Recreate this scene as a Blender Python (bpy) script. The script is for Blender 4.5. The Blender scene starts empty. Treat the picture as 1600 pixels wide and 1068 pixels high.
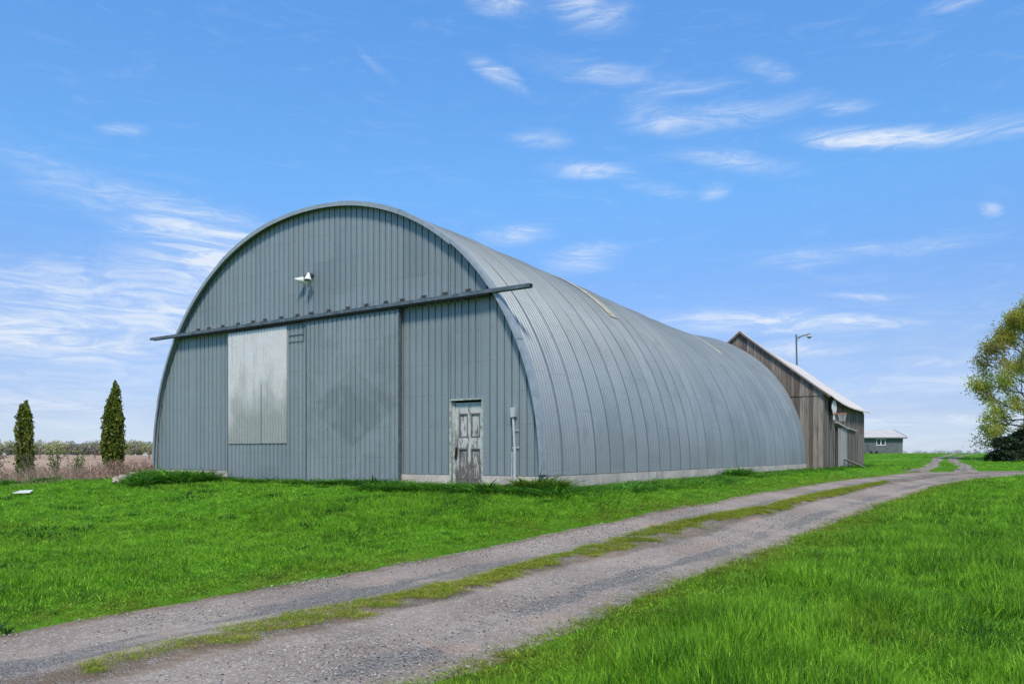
import bpy, math, random
import numpy as np
from mathutils import Vector
PI = math.pi
sc = bpy.context.scene
# ------------------------------------------------------------------ camera
F_PX, HOR = 1184.0, 708.5
cam = bpy.data.cameras.new("camera"); camo = bpy.data.objects.new("camera", cam)
sc.collection.objects.link(camo); sc.camera = camo
camo.location = (0, 0, 1.6); camo.rotation_euler = (PI / 2, 0, 0)
cam.sensor_width = 36; cam.lens = F_PX * 36 / 1600; cam.shift_y = (HOR - 534) / 1600
cam.clip_end = 5000; cam.clip_start = .05
# ------------------------------------------------------------------ view, sun
sc.view_settings.view_transform = 'Standard'; sc.view_settings.look = 'None'
sc.view_settings.exposure = 0.3; sc.view_settings.gamma = 1
SUN_EL = math.radians(52); SUN_AZ = math.radians(178)      # azimuth clockwise from +Y
sun = bpy.data.lights.new("sun", 'SUN'); suno = bpy.data.objects.new("sun", sun)
sc.collection.objects.link(suno)
sun.energy = 3.3; sun.angle = math.radians(10); sun.color = (1, .92, .80)
sd = Vector((math.sin(SUN_AZ) * math.cos(SUN_EL), math.cos(SUN_AZ) * math.cos(SUN_EL), math.sin(SUN_EL)))
suno.rotation_euler = sd.to_track_quat('Z', 'Y').to_euler()
# ------------------------------------------------------------------ world
w = bpy.data.worlds.new("World"); sc.world = w; w.use_nodes = True
nt = w.node_tree; N = nt.nodes; LK = nt.links; N.clear()
def wn(t, **k):
    n = N.new(t)
    for a, b in k.items(): setattr(n, a, b)
    return n
out = wn('ShaderNodeOutputWorld'); bg = wn('ShaderNodeBackground'); bg.inputs[1].default_value = 0.15
LK.new(bg.outputs[0], out.inputs[0])
sky = wn('ShaderNodeTexSky', sky_type='NISHITA', sun_disc=False)
sky.sun_elevation = SUN_EL; sky.sun_rotation = SUN_AZ; sky.air_density = 1.15; sky.dust_density = .35; sky.ozone_density = 2.2
hsv = wn('ShaderNodeHueSaturation'); hsv.inputs['Hue'].default_value = .497; hsv.inputs['Saturation'].default_value = 1.0; hsv.inputs['Value'].default_value = 1.0
LK.new(sky.outputs[0], hsv.inputs['Color'])
tc = wn('ShaderNodeTexCoord'); sep = wn('ShaderNodeSeparateXYZ'); LK.new(tc.outputs['Generated'], sep.inputs[0])
def wm(op, a, b=None, c=None):
    n = wn('ShaderNodeMath', operation=op)
    for i, v in enumerate((a, b, c)):
        if v is None: continue
        if isinstance(v, (int, float)): n.inputs[i].default_value = v
        else: LK.new(v, n.inputs[i])
    return n.outputs[0]
az = wm('ARCTAN2', sep.outputs[0], sep.outputs[1]); el = wm('ARCSINE', sep.outputs[2])
ramp = wn('ShaderNodeValToRGB'); LK.new(wm('DIVIDE', el, 1.3), ramp.inputs[0])     # hand-set sky tint by elevation; warmed overhead, out of view, against blue ambient
stops = [(0.0, (.44, .58, 1.0)), (.049, (.39, .45, .74)), (.125, (.45, .50, .72)), (.215, (.47, .60, .85)), (.332, (.53, .82, 1.08)), (.526, (.57, .94, 1.29)), (.8, (.85, .98, 1.05)), (1.2, (1.1, 1.02, .90))]
er = ramp.color_ramp
while len(er.elements) < len(stops): er.elements.new(.5)
for e_, (p_, c_) in zip(er.elements, stops): e_.position = p_ / 1.3
for e_, (p_, c_) in zip(er.elements, stops): e_.color = tuple(q * .5 for q in c_) + (1,)
vm1 = wn('ShaderNodeVectorMath', operation='MULTIPLY'); LK.new(hsv.outputs[0], vm1.inputs[0]); LK.new(ramp.outputs[0], vm1.inputs[1])
vm2 = wn('ShaderNodeVectorMath', operation='SCALE'); LK.new(vm1.outputs[0], vm2.inputs[0]); vm2.inputs['Scale'].default_value = 2.0
cmb = wn('ShaderNodeCombineXYZ'); LK.new(az, cmb.inputs[0]); LK.new(el, cmb.inputs[1])
nz = wn('ShaderNodeTexNoise'); nz.inputs['Scale'].default_value = 9; nz.inputs['Detail'].default_value = 5; LK.new(cmb.outputs[0], nz.inputs['Vector'])
sb = wn('ShaderNodeVectorMath', operation='SUBTRACT'); LK.new(nz.outputs['Color'], sb.inputs[0]); sb.inputs[1].default_value = (.5, .5, .5)
ml = wn('ShaderNodeVectorMath', operation='MULTIPLY'); LK.new(sb.outputs[0], ml.inputs[0]); ml.inputs[1].default_value = (.05, .013, 0)
wp = wn('ShaderNodeVectorMath', operation='ADD'); LK.new(cmb.outputs[0], wp.inputs[0]); LK.new(ml.outputs[0], wp.inputs[1])
# fibrous cirrus texture
mp = wn('ShaderNodeMapping'); mp.inputs['Scale'].default_value = (9, 44, 1); mp.inputs['Rotation'].default_value = (0, 0, .12); LK.new(wp.outputs[0], mp.inputs[0])
fb = wn('ShaderNodeTexNoise'); fb.inputs['Scale'].default_value = 1.3; fb.inputs['Detail'].default_value = 8; fb.inputs['Roughness'].default_value = .68; fb.inputs['Distortion'].default_value = 1.1
LK.new(mp.outputs[0], fb.inputs['Vector'])
fr = wn('ShaderNodeMapRange', interpolation_type='SMOOTHSTEP'); fr.inputs[1].default_value = .36; fr.inputs[2].default_value = .68; LK.new(fb.outputs[0], fr.inputs[0])
fib = fr.outputs[0]
fib_hi = wm('MULTIPLY_ADD', fib, .80, .20)
def direction(u, v):
    x, z = (u - 800) / F_PX, -(v - HOR) / F_PX
    return math.atan2(x, 1), math.asin(z / math.sqrt(1 + x * x + z * z))
# wisps: centre (azimuth, elevation given through a sight line), half length, half height (radians), tilt, strength, fibre?
WISPS = [(1395, 216, .115, .014, 0, 1.25), (1330, 222, .05, .008, 0, .5), (1190, 503, .15, .018, .03, 1.2), (1330, 503, .12, .010, .03, .7), (1260, 544, .07, .012, -.08, .95),
  (775, 118, .05, .012, .45, .85), (1120, 180, .14, .018, -.10, .6), (1030, 182, .05, .024, .25, .45), (780, 5, .05, .016, .1, 1.0), (915, 12, .07, .024, .2, .7), (925, 266, .07, .012, 0, .9),
  (915, 402, .06, .020, -.1, .95), (805, 366, .055, .016, -.1, .8), (1150, 252, .09, .014, .1, .75), (1112, 300, .02, .012, 0, .7), (1025, 292, .05, .010, .2, .5), (1285, 402, .09, .014, -.15, .55), (1430, 384, .08, .010, -.08, .45),
  (1551, 325, .014, .009, 0, .7), (1320, 170, .035, .010, -.1, .65), (1575, 198, .05, .014, -.05, .5), (1200, 108, .05, .014, .2, .4), (1060, 138, .08, .010, -.1, .5), (930, 112, .12, .016, .1, .5),
  (845, 218, .045, .012, 0, .55), (1445, 568, .05, .008, 0, .6), (1440, 602, .22, .014, -.1, .55), (1350, 462, .06, .006, 0, .5), (1470, 655, .22, .010, -.02, .55), (590, 105, .04, .006, .65, .25), (1490, 5, .04, .008, -.2, .5),
  (350, 378, .14, .045, .22, 1.0), (330, 415, .10, .025, .12, .8), (240, 330, .22, .03, .35, .45), (170, 470, .25, .050, .12, .75), (20, 520, .11, .025, .05, 1.1), (150, 550, .11, .020, .06, .85), (330, 470, .2, .05, .05, .4),
  (110, 500, .35, .10, .05, .35), (60, 630, .16, .010, .08, .6), (200, 202, .03, .008, 0, .6), (100, 610, .3, .05, 0, .35), (1000, 690, .9, .055, 0, .30), (1450, 560, .35, .12, 0, .22), (200, 690, .6, .06, 0, .25)]
tot = None
for u, v, a, b, t, s in WISPS:
    a0, e0 = direction(u, v); t += math.sin(e0) * math.cos(e0) * math.tan(a0)
    m = wn('ShaderNodeMapping', vector_type='TEXTURE'); m.inputs['Location'].default_value = (a0, e0, 0); m.inputs['Rotation'].default_value = (0, 0, -t); m.inputs['Scale'].default_value = (a, b, 1)
    LK.new(wp.outputs[0], m.inputs[0])
    l = wn('ShaderNodeVectorMath', operation='LENGTH'); LK.new(m.outputs[0], l.inputs[0])
    r = wn('ShaderNodeMapRange', interpolation_type='SMOOTHSTEP'); r.inputs[1].default_value = 1.25; r.inputs[2].default_value = 0; r.inputs[3].default_value = 0; r.inputs[4].default_value = s
    LK.new(l.outputs['Value'], r.inputs[0])
    tot = r.outputs[0] if tot is None else wm('ADD', tot, r.outputs[0])
cl = wm('MULTIPLY', tot, fib_hi); cl = wm('MULTIPLY', cl, .70)
bgn = wn('ShaderNodeMapRange', interpolation_type='SMOOTHSTEP'); bgn.inputs[1].default_value = .5; bgn.inputs[2].default_value = .85; bgn.inputs[4].default_value = .12; LK.new(fb.outputs[0], bgn.inputs[0])
cl = wm('ADD', cl, bgn.outputs[0])
cl = wm('MINIMUM', cl, .85)
SKY_BOTTOM = wn('ShaderNodeMapRange'); SKY_BOTTOM.inputs[1].default_value = -.02; SKY_BOTTOM.inputs[2].default_value = .0; LK.new(el, SKY_BOTTOM.inputs[0])
mx = wn('ShaderNodeMix', data_type='RGBA'); LK.new(wm('MULTIPLY', cl, SKY_BOTTOM.outputs[0]), mx.inputs[0]); LK.new(vm2.outputs[0], mx.inputs[6]); mx.inputs[7].default_value = (4.5, 4.85, 5.3, 1)
LK.new(mx.outputs[2], bg.inputs[0])

# ------------------------------------------------------------------ terrain
TH = .578; CT, ST = math.cos(TH), math.sin(TH); BW, BH, BL = 14.88, 7.24, 26.5
OX, OY = .716 - CT * BW / 2, 16.96 + ST * BW / 2
ZR = [(-60, 0), (4, 0), (12, .12), (20, .28), (30, .44), (45, .66), (60, .86), (80, 1.22), (118, 1.70), (170, 1.5), (260, .2), (500, -4)]
ZL = [(-60, 0), (4, 0), (12, .12), (20, .28), (30, .44), (45, .66), (60, .82), (80, 1.0), (118, 1.15), (260, 1.15), (340, .9), (700, -3)]
def interp(t, P):
    t = np.asarray(t, float); r = np.full(t.shape, float(P[-1][1])); r = np.where(t <= P[0][0], P[0][1], r)
    for (a, b), (c, d) in zip(P, P[1:]):
        k = (t - a) / (c - a); k2 = k * k * (3 - 2 * k); r = np.where((t > a) & (t <= c), b + (d - b) * k2, r)
    return r
def sst(a, b, x):
    k = np.clip((np.asarray(x, float) - a) / (b - a), 0, 1); return k * k * (3 - 2 * k)
def TZ(x, y):
    x = np.asarray(x, float); y = np.asarray(y, float)
    l = interp(y, ZL); b = l + (interp(y, ZR) - l) * sst(-10, 20, x)
    dx, dy = x - OX, y - OY; lx = dx * CT - dy * ST; ly = dx * ST + dy * CT
    r = np.hypot(np.maximum(np.abs(lx + .2) - 8.0, 0), np.maximum(np.maximum(-.2 - ly, ly - 40), 0))
    return b + (.76 - b) * (1 - sst(.3, 6.5, r))
def tz(x, y): return float(TZ(x, y))
def barn_local(x, y):
    dx, dy = x - OX, y - OY; return dx * CT - dy * ST, dx * ST + dy * CT

# ------------------------------------------------------------------ helpers
rng = np.random.default_rng(7); random.seed(7)
def put(o, label=None, cat=None, group=None, kind=None):
    if label: o['label'] = label
    if cat: o['category'] = cat
    if group: o['group'] = group
    if kind: o['kind'] = kind
    return o
def empty(name, loc, rz=0, **k):
    o = bpy.data.objects.new(name, None); sc.collection.objects.link(o); o.location = loc; o.rotation_euler = (0, 0, rz); o.empty_display_size = .2
    return put(o, **k)
class MB:
    def __init__(s): s.v = []; s.f = []; s.c = []
    def box(s, x0, x1, y0, y1, z0, z1, tone=None):
        n = len(s.v); s.v += [(x0, y0, z0), (x1, y0, z0), (x1, y1, z0), (x0, y1, z0), (x0, y0, z1), (x1, y0, z1), (x1, y1, z1), (x0, y1, z1)]
        f = [(0, 3, 2, 1), (4, 5, 6, 7), (0, 1, 5, 4), (1, 2, 6, 5), (2, 3, 7, 6), (3, 0, 4, 7)]
        s.f += [tuple(n + i for i in q) for q in f]; s.c += [tone or 0.] * 6; return s
    def prism(s, pts, off, tone=0.):
        n = len(s.v); m = len(pts); s.v += [tuple(p) for p in pts] + [tuple(np.add(p, off)) for p in pts]
        s.f.append(tuple(range(n, n + m))[::-1]); s.f.append(tuple(range(n + m, n + 2 * m)))
        for i in range(m): j = (i + 1) % m; s.f.append((n + i, n + j, n + m + j, n + m + i))
        s.c += [tone] * (m + 2); return s
    def tube(s, pts, r, seg=8, cap=True, tone=0.):
        n = len(s.v); pts = [Vector(p) for p in pts]; rs = r if isinstance(r, (list, tuple)) else [r] * len(pts)
        for i, p in enumerate(pts):
            d = (pts[min(i + 1, len(pts) - 1)] - pts[max(i - 1, 0)]).normalized()
            a = d.cross(Vector((0, 0, 1)) if abs(d.z) < .9 else Vector((1, 0, 0))).normalized(); b = d.cross(a)
            for k in range(seg):
                t = 2 * PI * k / seg; s.v.append(tuple(p + (a * math.cos(t) + b * math.sin(t)) * rs[i]))
        for i in range(len(pts) - 1):
            for k in range(seg):
                k2 = (k + 1) % seg; s.f.append((n + i * seg + k, n + i * seg + k2, n + (i + 1) * seg + k2, n + (i + 1) * seg + k)); s.c.append(tone)
        if cap:
            s.f.append(tuple(n + k for k in range(seg))[::-1]); s.f.append(tuple(n + (len(pts) - 1) * seg + k for k in range(seg))); s.c += [tone, tone]
        return s
    def cone(s, p0, p1, r0, r1, seg=20, tone=0.): return s.tube([p0, p1], [r0, r1], seg, True, tone)
    def build(s, name, mat, parent=None, smooth=False, **k):
        me = bpy.data.meshes.new(name); me.from_pydata(s.v, [], s.f); me.validate()
        if any(s.c) and len(me.polygons) == len(s.c):
            a = me.attributes.new('tone', 'FLOAT', 'FACE'); a.data.foreach_set('value', s.c)
        if smooth: me.polygons.foreach_set('use_smooth', [True] * len(me.polygons))
        me.materials.append(mat); me.update()
        o = bpy.data.objects.new(name, me); sc.collection.objects.link(o)
        if parent: o.parent = parent
        return put(o, **k)
def npmesh(name, V, Fq, mat, parent=None, tone=None, smooth=False, uv=None, link=True, **k):
    me = bpy.data.meshes.new(name); V = np.asarray(V, 'f4'); Fq = np.asarray(Fq, 'i4'); n = Fq.shape[1]
    me.vertices.add(len(V)); me.vertices.foreach_set('co', V.ravel())
    me.loops.add(Fq.size); me.loops.foreach_set('vertex_index', Fq.ravel())
    me.polygons.add(len(Fq)); me.polygons.foreach_set('loop_start', np.arange(0, Fq.size, n, dtype='i4')); me.polygons.foreach_set('loop_total', np.full(len(Fq), n, 'i4'))
    if smooth: me.polygons.foreach_set('use_smooth', np.ones(len(Fq), bool))
    if tone is not None:
        a = me.attributes.new('tone', 'FLOAT', 'FACE'); a.data.foreach_set('value', np.asarray(tone, 'f4'))
    me.update(calc_edges=True)
    if uv is not None:
        l = me.uv_layers.new(name='UVMap'); l.data.foreach_set('uv', np.asarray(uv, 'f4')[Fq.ravel()].ravel())
    me.materials.append(mat)
    o = bpy.data.objects.new(name, me)
    if link: sc.collection.objects.link(o)
    if parent: o.parent = parent
    return put(o, **k)
# ------------------------------------------------------------------ materials
class MT:
    def __init__(s, name, rough=.7, metal=0., spec=.4):
        s.m = bpy.data.materials.new(name); s.m.use_nodes = True; s.t = s.m.node_tree; s.n = s.t.nodes
        s.b = s.n['Principled BSDF']; s.b.inputs['Roughness'].default_value = rough; s.b.inputs['Metallic'].default_value = metal; s.b.inputs['Specular IOR Level'].default_value = spec
        s.co = s.n.new('ShaderNodeTexCoord')
    def l(s, a, b): s.t.links.new(a, b)
    def vec(s, src='Object', scale=(1, 1, 1), loc=(0, 0, 0), rot=(0, 0, 0)):
        m = s.n.new('ShaderNodeMapping'); m.inputs['Scale'].default_value = scale; m.inputs['Location'].default_value = loc; m.inputs['Rotation'].default_value = rot
        if src == 'World': g = s.n.new('ShaderNodeNewGeometry'); s.l(g.outputs['Position'], m.inputs[0])
        else: s.l(s.co.outputs[src], m.inputs[0])
        return m.outputs[0]
    def noise(s, vec, scale=5, detail=4, rough=.55, dist=0):
        n = s.n.new('ShaderNodeTexNoise'); n.inputs['Scale'].default_value = scale; n.inputs['Detail'].default_value = detail; n.inputs['Roughness'].default_value = rough; n.inputs['Distortion'].default_value = dist
        s.l(vec, n.inputs['Vector']); return n.outputs[0]
    def voro(s, vec, scale=5, out='Distance', feature='F1'):
        n = s.n.new('ShaderNodeTexVoronoi'); n.feature = feature; n.inputs['Scale'].default_value = scale; s.l(vec, n.inputs['Vector']); return n.outputs[out]
    def rng(s, f, a, b, c=0, d=1, smooth=True):
        n = s.n.new('ShaderNodeMapRange'); n.interpolation_type = 'SMOOTHSTEP' if smooth else 'LINEAR'
        for i, v in enumerate((a, b, c, d)): n.inputs[i + 1].default_value = v
        s.l(f, n.inputs[0]); return n.outputs[0]
    def mix(s, f, a, b, mode='MIX'):
        n = s.n.new('ShaderNodeMix'); n.data_type = 'RGBA'; n.blend_type = mode
        for i, v in ((0, f), (6, a), (7, b)):
            if isinstance(v, (int, float)): n.inputs[i].default_value = v
            elif isinstance(v, tuple): n.inputs[i].default_value = (*v, 1)
            else: s.l(v, n.inputs[i])
        return n.outputs[2]
    def math(s, op, a, b=None, c=None):
        n = s.n.new('ShaderNodeMath'); n.operation = op
        for i, v in enumerate((a, b, c)):
            if v is None: continue
            if isinstance(v, (int, float)): n.inputs[i].default_value = v
            else: s.l(v, n.inputs[i])
        return n.outputs[0]
    def sep(s, v): n = s.n.new('ShaderNodeSeparateXYZ'); s.l(v, n.inputs[0]); return n.outputs
    def comb(s, a=0., b=0., c=0.):
        n = s.n.new('ShaderNodeCombineXYZ')
        for i, v in enumerate((a, b, c)):
            if isinstance(v, (int, float)): n.inputs[i].default_value = v
            else: s.l(v, n.inputs[i])
        return n.outputs[0]
    def white(s, v): n = s.n.new('ShaderNodeTexWhiteNoise'); n.noise_dimensions = '3D'; s.l(v, n.inputs['Vector']); return n.outputs[0]
    def attr(s, name, t='GEOMETRY'): n = s.n.new('ShaderNodeAttribute'); n.attribute_name = name; n.attribute_type = t; return n.outputs['Fac']
    def color(s, c): s.l(c, s.b.inputs['Base Color']) if not isinstance(c, tuple) else setattr(s.b.inputs['Base Color'], 'default_value', (*c, 1)); return s
    def bump(s, h, strength=.3, dist=.02):
        n = s.n.new('ShaderNodeBump'); n.inputs['Strength'].default_value = strength; n.inputs['Distance'].default_value = dist; s.l(h, n.inputs['Height']); s.l(n.outputs[0], s.b.inputs['Normal']); return s
    def translucent(s, c, f=.35):
        t = s.n.new('ShaderNodeBsdfTranslucent'); s.l(c, t.inputs[0]); m = s.n.new('ShaderNodeMixShader'); m.inputs[0].default_value = f
        s.l(s.b.outputs[0], m.inputs[1]); s.l(t.outputs[0], m.inputs[2]); s.l(m.outputs[0], s.n['Material Output'].inputs[0]); return s
def plain(name, c, rough=.7, metal=0., var=.25, scale=6, bump=.15):
    m = MT(name, rough, metal); v = m.vec(); n = m.noise(v, scale, 6, .6)
    m.color(m.mix(m.rng(n, .3, .7), tuple(x * (1 - var) for x in c), tuple(min(1, x * (1 + var * .6)) for x in c)))
    if bump: m.bump(m.noise(v, scale * 6, 4), bump, .01)
    return m.m

def metal_wall_mat(name, base=(.222, .262, .276), axis='x', sheet=.82, rows=1.9, diamond=False, seed=0.):
    m = MT(name, .52, .25, .5); co = m.vec(loc=(seed, 0, seed * .7)); sp = m.sep(co)
    ax = sp[0]; up = sp[2]
    col = m.math('FLOOR', m.math('DIVIDE', ax, sheet)); wob = m.math('MULTIPLY', m.white(m.comb(col, 3., 1.)), rows)
    row = m.math('FLOOR', m.math('DIVIDE', m.math('ADD', up, wob), rows * 1.3)); rnd = m.white(m.comb(col, row, 5.))
    big = m.noise(m.vec(scale=(.45, .45, .3), loc=(seed, 0, 0)), 1, 4, .5)
    streak = m.noise(m.vec(scale=(9, 9, .5), loc=(seed, 0, 0)), 1, 5, .6)
    fine = m.noise(co, 22, 5, .65)
    c = m.mix(m.rng(big, .3, .7), tuple(x * .88 for x in base), tuple(x * 1.1 for x in base))
    c = m.mix(m.math('MULTIPLY', rnd, .5), c, tuple(x * y for x, y in zip(base, (1.28, 1.24, 1.2))))
    c = m.mix(m.rng(streak, .45, .8, 0, .35), c, tuple(x * .66 for x in base))
    c = m.mix(m.rng(fine, .5, .8, 0, .22), c, tuple(min(1, x * 1.5) for x in base))
    c = m.mix(m.rng(fine, .25, .4, .25, 0), c, tuple(x * .6 for x in base))
    # rows of nails: small dark dots, and thin darker line along them
    px = m.math('ABSOLUTE', m.math('SUBTRACT', m.math('FRACT', m.math('DIVIDE', ax, .205)), .5)); pz = m.math('ABSOLUTE', m.math('SUBTRACT', m.math('FRACT', m.math('DIVIDE', up, .76)), .5))
    dot = m.math('MULTIPLY', m.math('LESS_THAN', px, .06), m.math('LESS_THAN', pz, .014))
    c = m.mix(m.math('MULTIPLY', dot, .65), c, (.04, .045, .05))
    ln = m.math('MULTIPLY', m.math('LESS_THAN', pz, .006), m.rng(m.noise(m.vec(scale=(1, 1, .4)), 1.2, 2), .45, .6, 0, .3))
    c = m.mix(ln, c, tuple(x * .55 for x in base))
    if diamond:
        dx = m.math('MULTIPLY', m.math('ABSOLUTE', m.math('SUBTRACT', sp[0], 1.66 + seed)), .66); dz = m.math('ABSOLUTE', m.math('SUBTRACT', sp[2], 1.70 + seed * .7))
        q = m.math('ADD', dx, dz); q = m.math('ADD', q, m.math('MULTIPLY', m.math('SUBTRACT', m.noise(m.vec(scale=(6, 6, 1.5)), 1, 3), .5), .14))
        edge = m.rng(q, 1.02, 1.09, 1, 0)
        c = m.mix(m.math('MULTIPLY', edge, .38), c, tuple(x * .62 for x in base))
        blot = m.rng(m.noise(m.vec(scale=(1.5, 1.5, 1.5), loc=(3, 0, 0)), 1, 5, .6), .5, .56, 0, .28)
        c = m.mix(blot, c, tuple(min(1, x * 1.35) for x in base))
    m.color(c); m.l(m.rng(fine, .2, .8, .42, .62), m.b.inputs['Roughness'])
    m.bump(m.math('ADD', m.noise(m.vec(scale=(2, 2, 1.2)), 1.6, 3), m.math('MULTIPLY', fine, .06)), .35, .03)
    return m.m
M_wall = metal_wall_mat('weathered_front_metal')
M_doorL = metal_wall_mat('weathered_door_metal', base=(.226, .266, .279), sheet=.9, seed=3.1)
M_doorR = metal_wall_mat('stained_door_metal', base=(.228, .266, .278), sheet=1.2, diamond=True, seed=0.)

def roof_mat():
    m = MT('weathered_roof_metal', .5, .3, .5); co = m.vec(); sp = m.sep(co)
    col = m.math('FLOOR', m.math('DIVIDE', sp[1], .85)); ph = m.math('ARCTAN2', sp[2], sp[0])
    row = m.math('FLOOR', m.math('ADD', m.math('MULTIPLY', ph, 3.2), m.math('MULTIPLY', m.math('MODULO', col, 2.), .0)))
    rnd = m.white(m.comb(col, row, 2.)); base = (.212, .245, .255)
    big = m.noise(m.vec(scale=(.5, .25, .5)), 1, 4, .55); pat = m.noise(m.vec(scale=(.8, 2.2, .8)), 1, 6, .62)
    c = m.mix(m.rng(big, .3, .7), tuple(x * .88 for x in base), tuple(x * 1.08 for x in base))
    c = m.mix(m.math('MULTIPLY', rnd, .35), c, (.31, .33, .345))
    c = m.mix(m.rng(pat, .48, .75, 0, .5), c, (.15, .18, .195))
    seam = m.math('ABSOLUTE', m.math('SUBTRACT', m.math('FRACT', m.math('MULTIPLY', m.math('ADD', ph, m.math('MULTIPLY', m.white(m.comb(m.math('FLOOR', m.math('DIVIDE', col, 2.)), 7., 1.)), .5)), 3.2)), .5))
    jag = m.noise(m.vec(scale=(1, 1.2, 1)), 1.4, 2)
    c = m.mix(m.math('MULTIPLY', m.math('GREATER_THAN', seam, .493), m.rng(jag, .45, .6, 0, .3)), c, (.11, .14, .17))
    fr_ = m.math('FRACT', m.math('DIVIDE', sp[1], .85)); lap = m.math('LESS_THAN', fr_, .03)
    c = m.mix(m.math('MULTIPLY', lap, .4), c, (.06, .08, .10))
    fine = m.noise(co, 18, 5, .65); c = m.mix(m.rng(fine, .5, .8, 0, .25), c, (.38, .41, .425))
    # purlin bolt rows
    bp = m.math('LESS_THAN', m.math('ABSOLUTE', m.math('SUBTRACT', m.math('FRACT', m.math('MULTIPLY', ph, 9.5)), .5)), .018); bs = m.math('LESS_THAN', m.math('ABSOLUTE', m.math('SUBTRACT', m.math('FRACT', m.math('DIVIDE', sp[1], .1214)), .5)), .16)
    c = m.mix(m.math('MULTIPLY', m.math('MULTIPLY', bp, bs), .5), c, (.05, .05, .05))
    m.color(c); m.l(m.rng(fine, .2, .8, .4, .6), m.b.inputs['Roughness']); m.bump(m.noise(co, 2.5, 3), .3, .02)
    return m.m
M_roof = roof_mat()
M_trim = plain('galvanised_trim', (.33, .365, .385), .5, .3, .14, 5)
M_dark = plain('dark_steel', (.13, .15, .16), .55, .4, .3, 8)
M_track = plain('grey_track_steel', (.14, .17, .185), .5, .4, .35, 6)
M_bracket = plain('rusty_bracket_steel', (.055, .055, .055), .7, .2, .3, 8)
M_black = plain('black_rubber_and_shade', (.012, .012, .013), .8, 0, .2, 8)
M_white = plain('white_enamel', (.68, .68, .66), .4, 0, .12, 10, .05)
def silver_mat():
    m = MT('bright_galvanised_sheet', .42, .3, .5); co = m.vec(); sp = m.sep(co)
    a = m.noise(m.vec(scale=(1.2, 1, .8)), 1.3, 5, .55); b = m.noise(m.vec(scale=(9, 9, .5)), 1, 4)
    g = m.math('ADD', m.math('MULTIPLY', m.math('SUBTRACT', sp[2], .8), .24), m.math('MULTIPLY', a, .9))
    c = m.mix(m.rng(g, .55, 1.0), (.43, .43, .385), (.74, .70, .66))
    c = m.mix(m.rng(b, .5, .75, 0, .35), c, (.26, .28, .28))
    # chevron shaped weathering below the X of the door brace
    dx = m.math('ABSOLUTE', m.math('SUBTRACT', sp[0], -2.0)); q = m.math('ADD', m.math('SUBTRACT', sp[2], 2.75), dx)
    q = m.math('ADD', q, m.math('MULTIPLY', m.math('SUBTRACT', a, .5), .6))
    c = m.mix(m.rng(q, -.12, .12, .22, 0), c, (.28, .31, .31))
    c = m.mix(m.math('MULTIPLY', m.math('LESS_THAN', m.math('ABSOLUTE', m.math('SUBTRACT', sp[0], -2.02)), .045), m.rng(sp[2], 2.4, 2.6, .45, 0)), c, (.16, .17, .16))
    m.color(c); m.bump(m.noise(m.vec(scale=(3, 3, 2)), 1.2, 3), .6, .04); return m.m
M_silver = silver_mat()
def concrete_mat():
    m = MT('old_concrete', .9); co = m.vec(); a = m.noise(co, 1.2, 6, .6); b = m.noise(m.vec(scale=(5, 5, 1)), 1, 6, .6)
    c = m.mix(m.rng(a, .3, .7), (.40, .345, .295), (.56, .50, .44)); c = m.mix(m.rng(b, .5, .7, 0, .5), c, (.23, .21, .19)); c = m.mix(m.rng(m.noise(co, 30, 4), .55, .75, 0, .4), c, (.17, .16, .15))
    m.color(c); m.bump(m.noise(co, 25, 5), .4, .015); return m.m
M_conc = concrete_mat()
def wood_mat(name, c0, c1, c2):
    m = MT(name, .88, 0, .25); t = m.attr('tone'); g = m.n.new('ShaderNodeNewGeometry')
    v = m.vec(scale=(22, 22, .9)); v2 = m.n.new('ShaderNodeVectorMath'); v2.operation = 'ADD'; m.l(v, v2.inputs[0]); m.l(m.comb(m.math('MULTIPLY', t, 60.), 0., m.math('MULTIPLY', t, 31.)), v2.inputs[1])
    n = m.noise(v2.outputs[0], 1, 6, .65, .3)
    blotch = m.noise(m.vec(scale=(2.5, 2.5, .9)), 1, 5, .6)
    c = m.mix(t, c0, c1); c = m.mix(m.rng(n, .42, .72, 0, .8), c, c2); c = m.mix(m.rng(blotch, .5, .75, 0, .45), c, tuple(x * .5 for x in c0))
    kn = m.voro(m.vec(scale=(3, 3, 1.1)), 1.3); c = m.mix(m.rng(kn, .0, .09, .7, 0), c, (.03, .025, .022))
    m.color(c); m.bump(n, .5, .01); return m.m
M_wood = wood_mat('weathered_barn_boards', (.11, .09, .076), (.29, .252, .215), (.055, .046, .04))
M_wood_pale = wood_mat('pale_weathered_boards', (.32, .295, .27), (.42, .39, .365), (.15, .14, .135))
M_inside = plain('dark_barn_interior', (.02, .018, .016), .9)
def tin_roof_mat():
    m = MT('pale_tin_roof', .6, .05, .3); co = m.vec(); a = m.noise(m.vec(scale=(.4, .4, .4)), 1.5, 5); b = m.noise(m.vec(scale=(.5, 6, .5)), 1, 4)
    c = m.mix(m.rng(a, .3, .7), (.56, .50, .46), (.66, .61, .565)); c = m.mix(m.rng(b, .5, .75, 0, .5), c, (.46, .38, .33)); m.color(c); return m.m
M_tin = tin_roof_mat()
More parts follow.
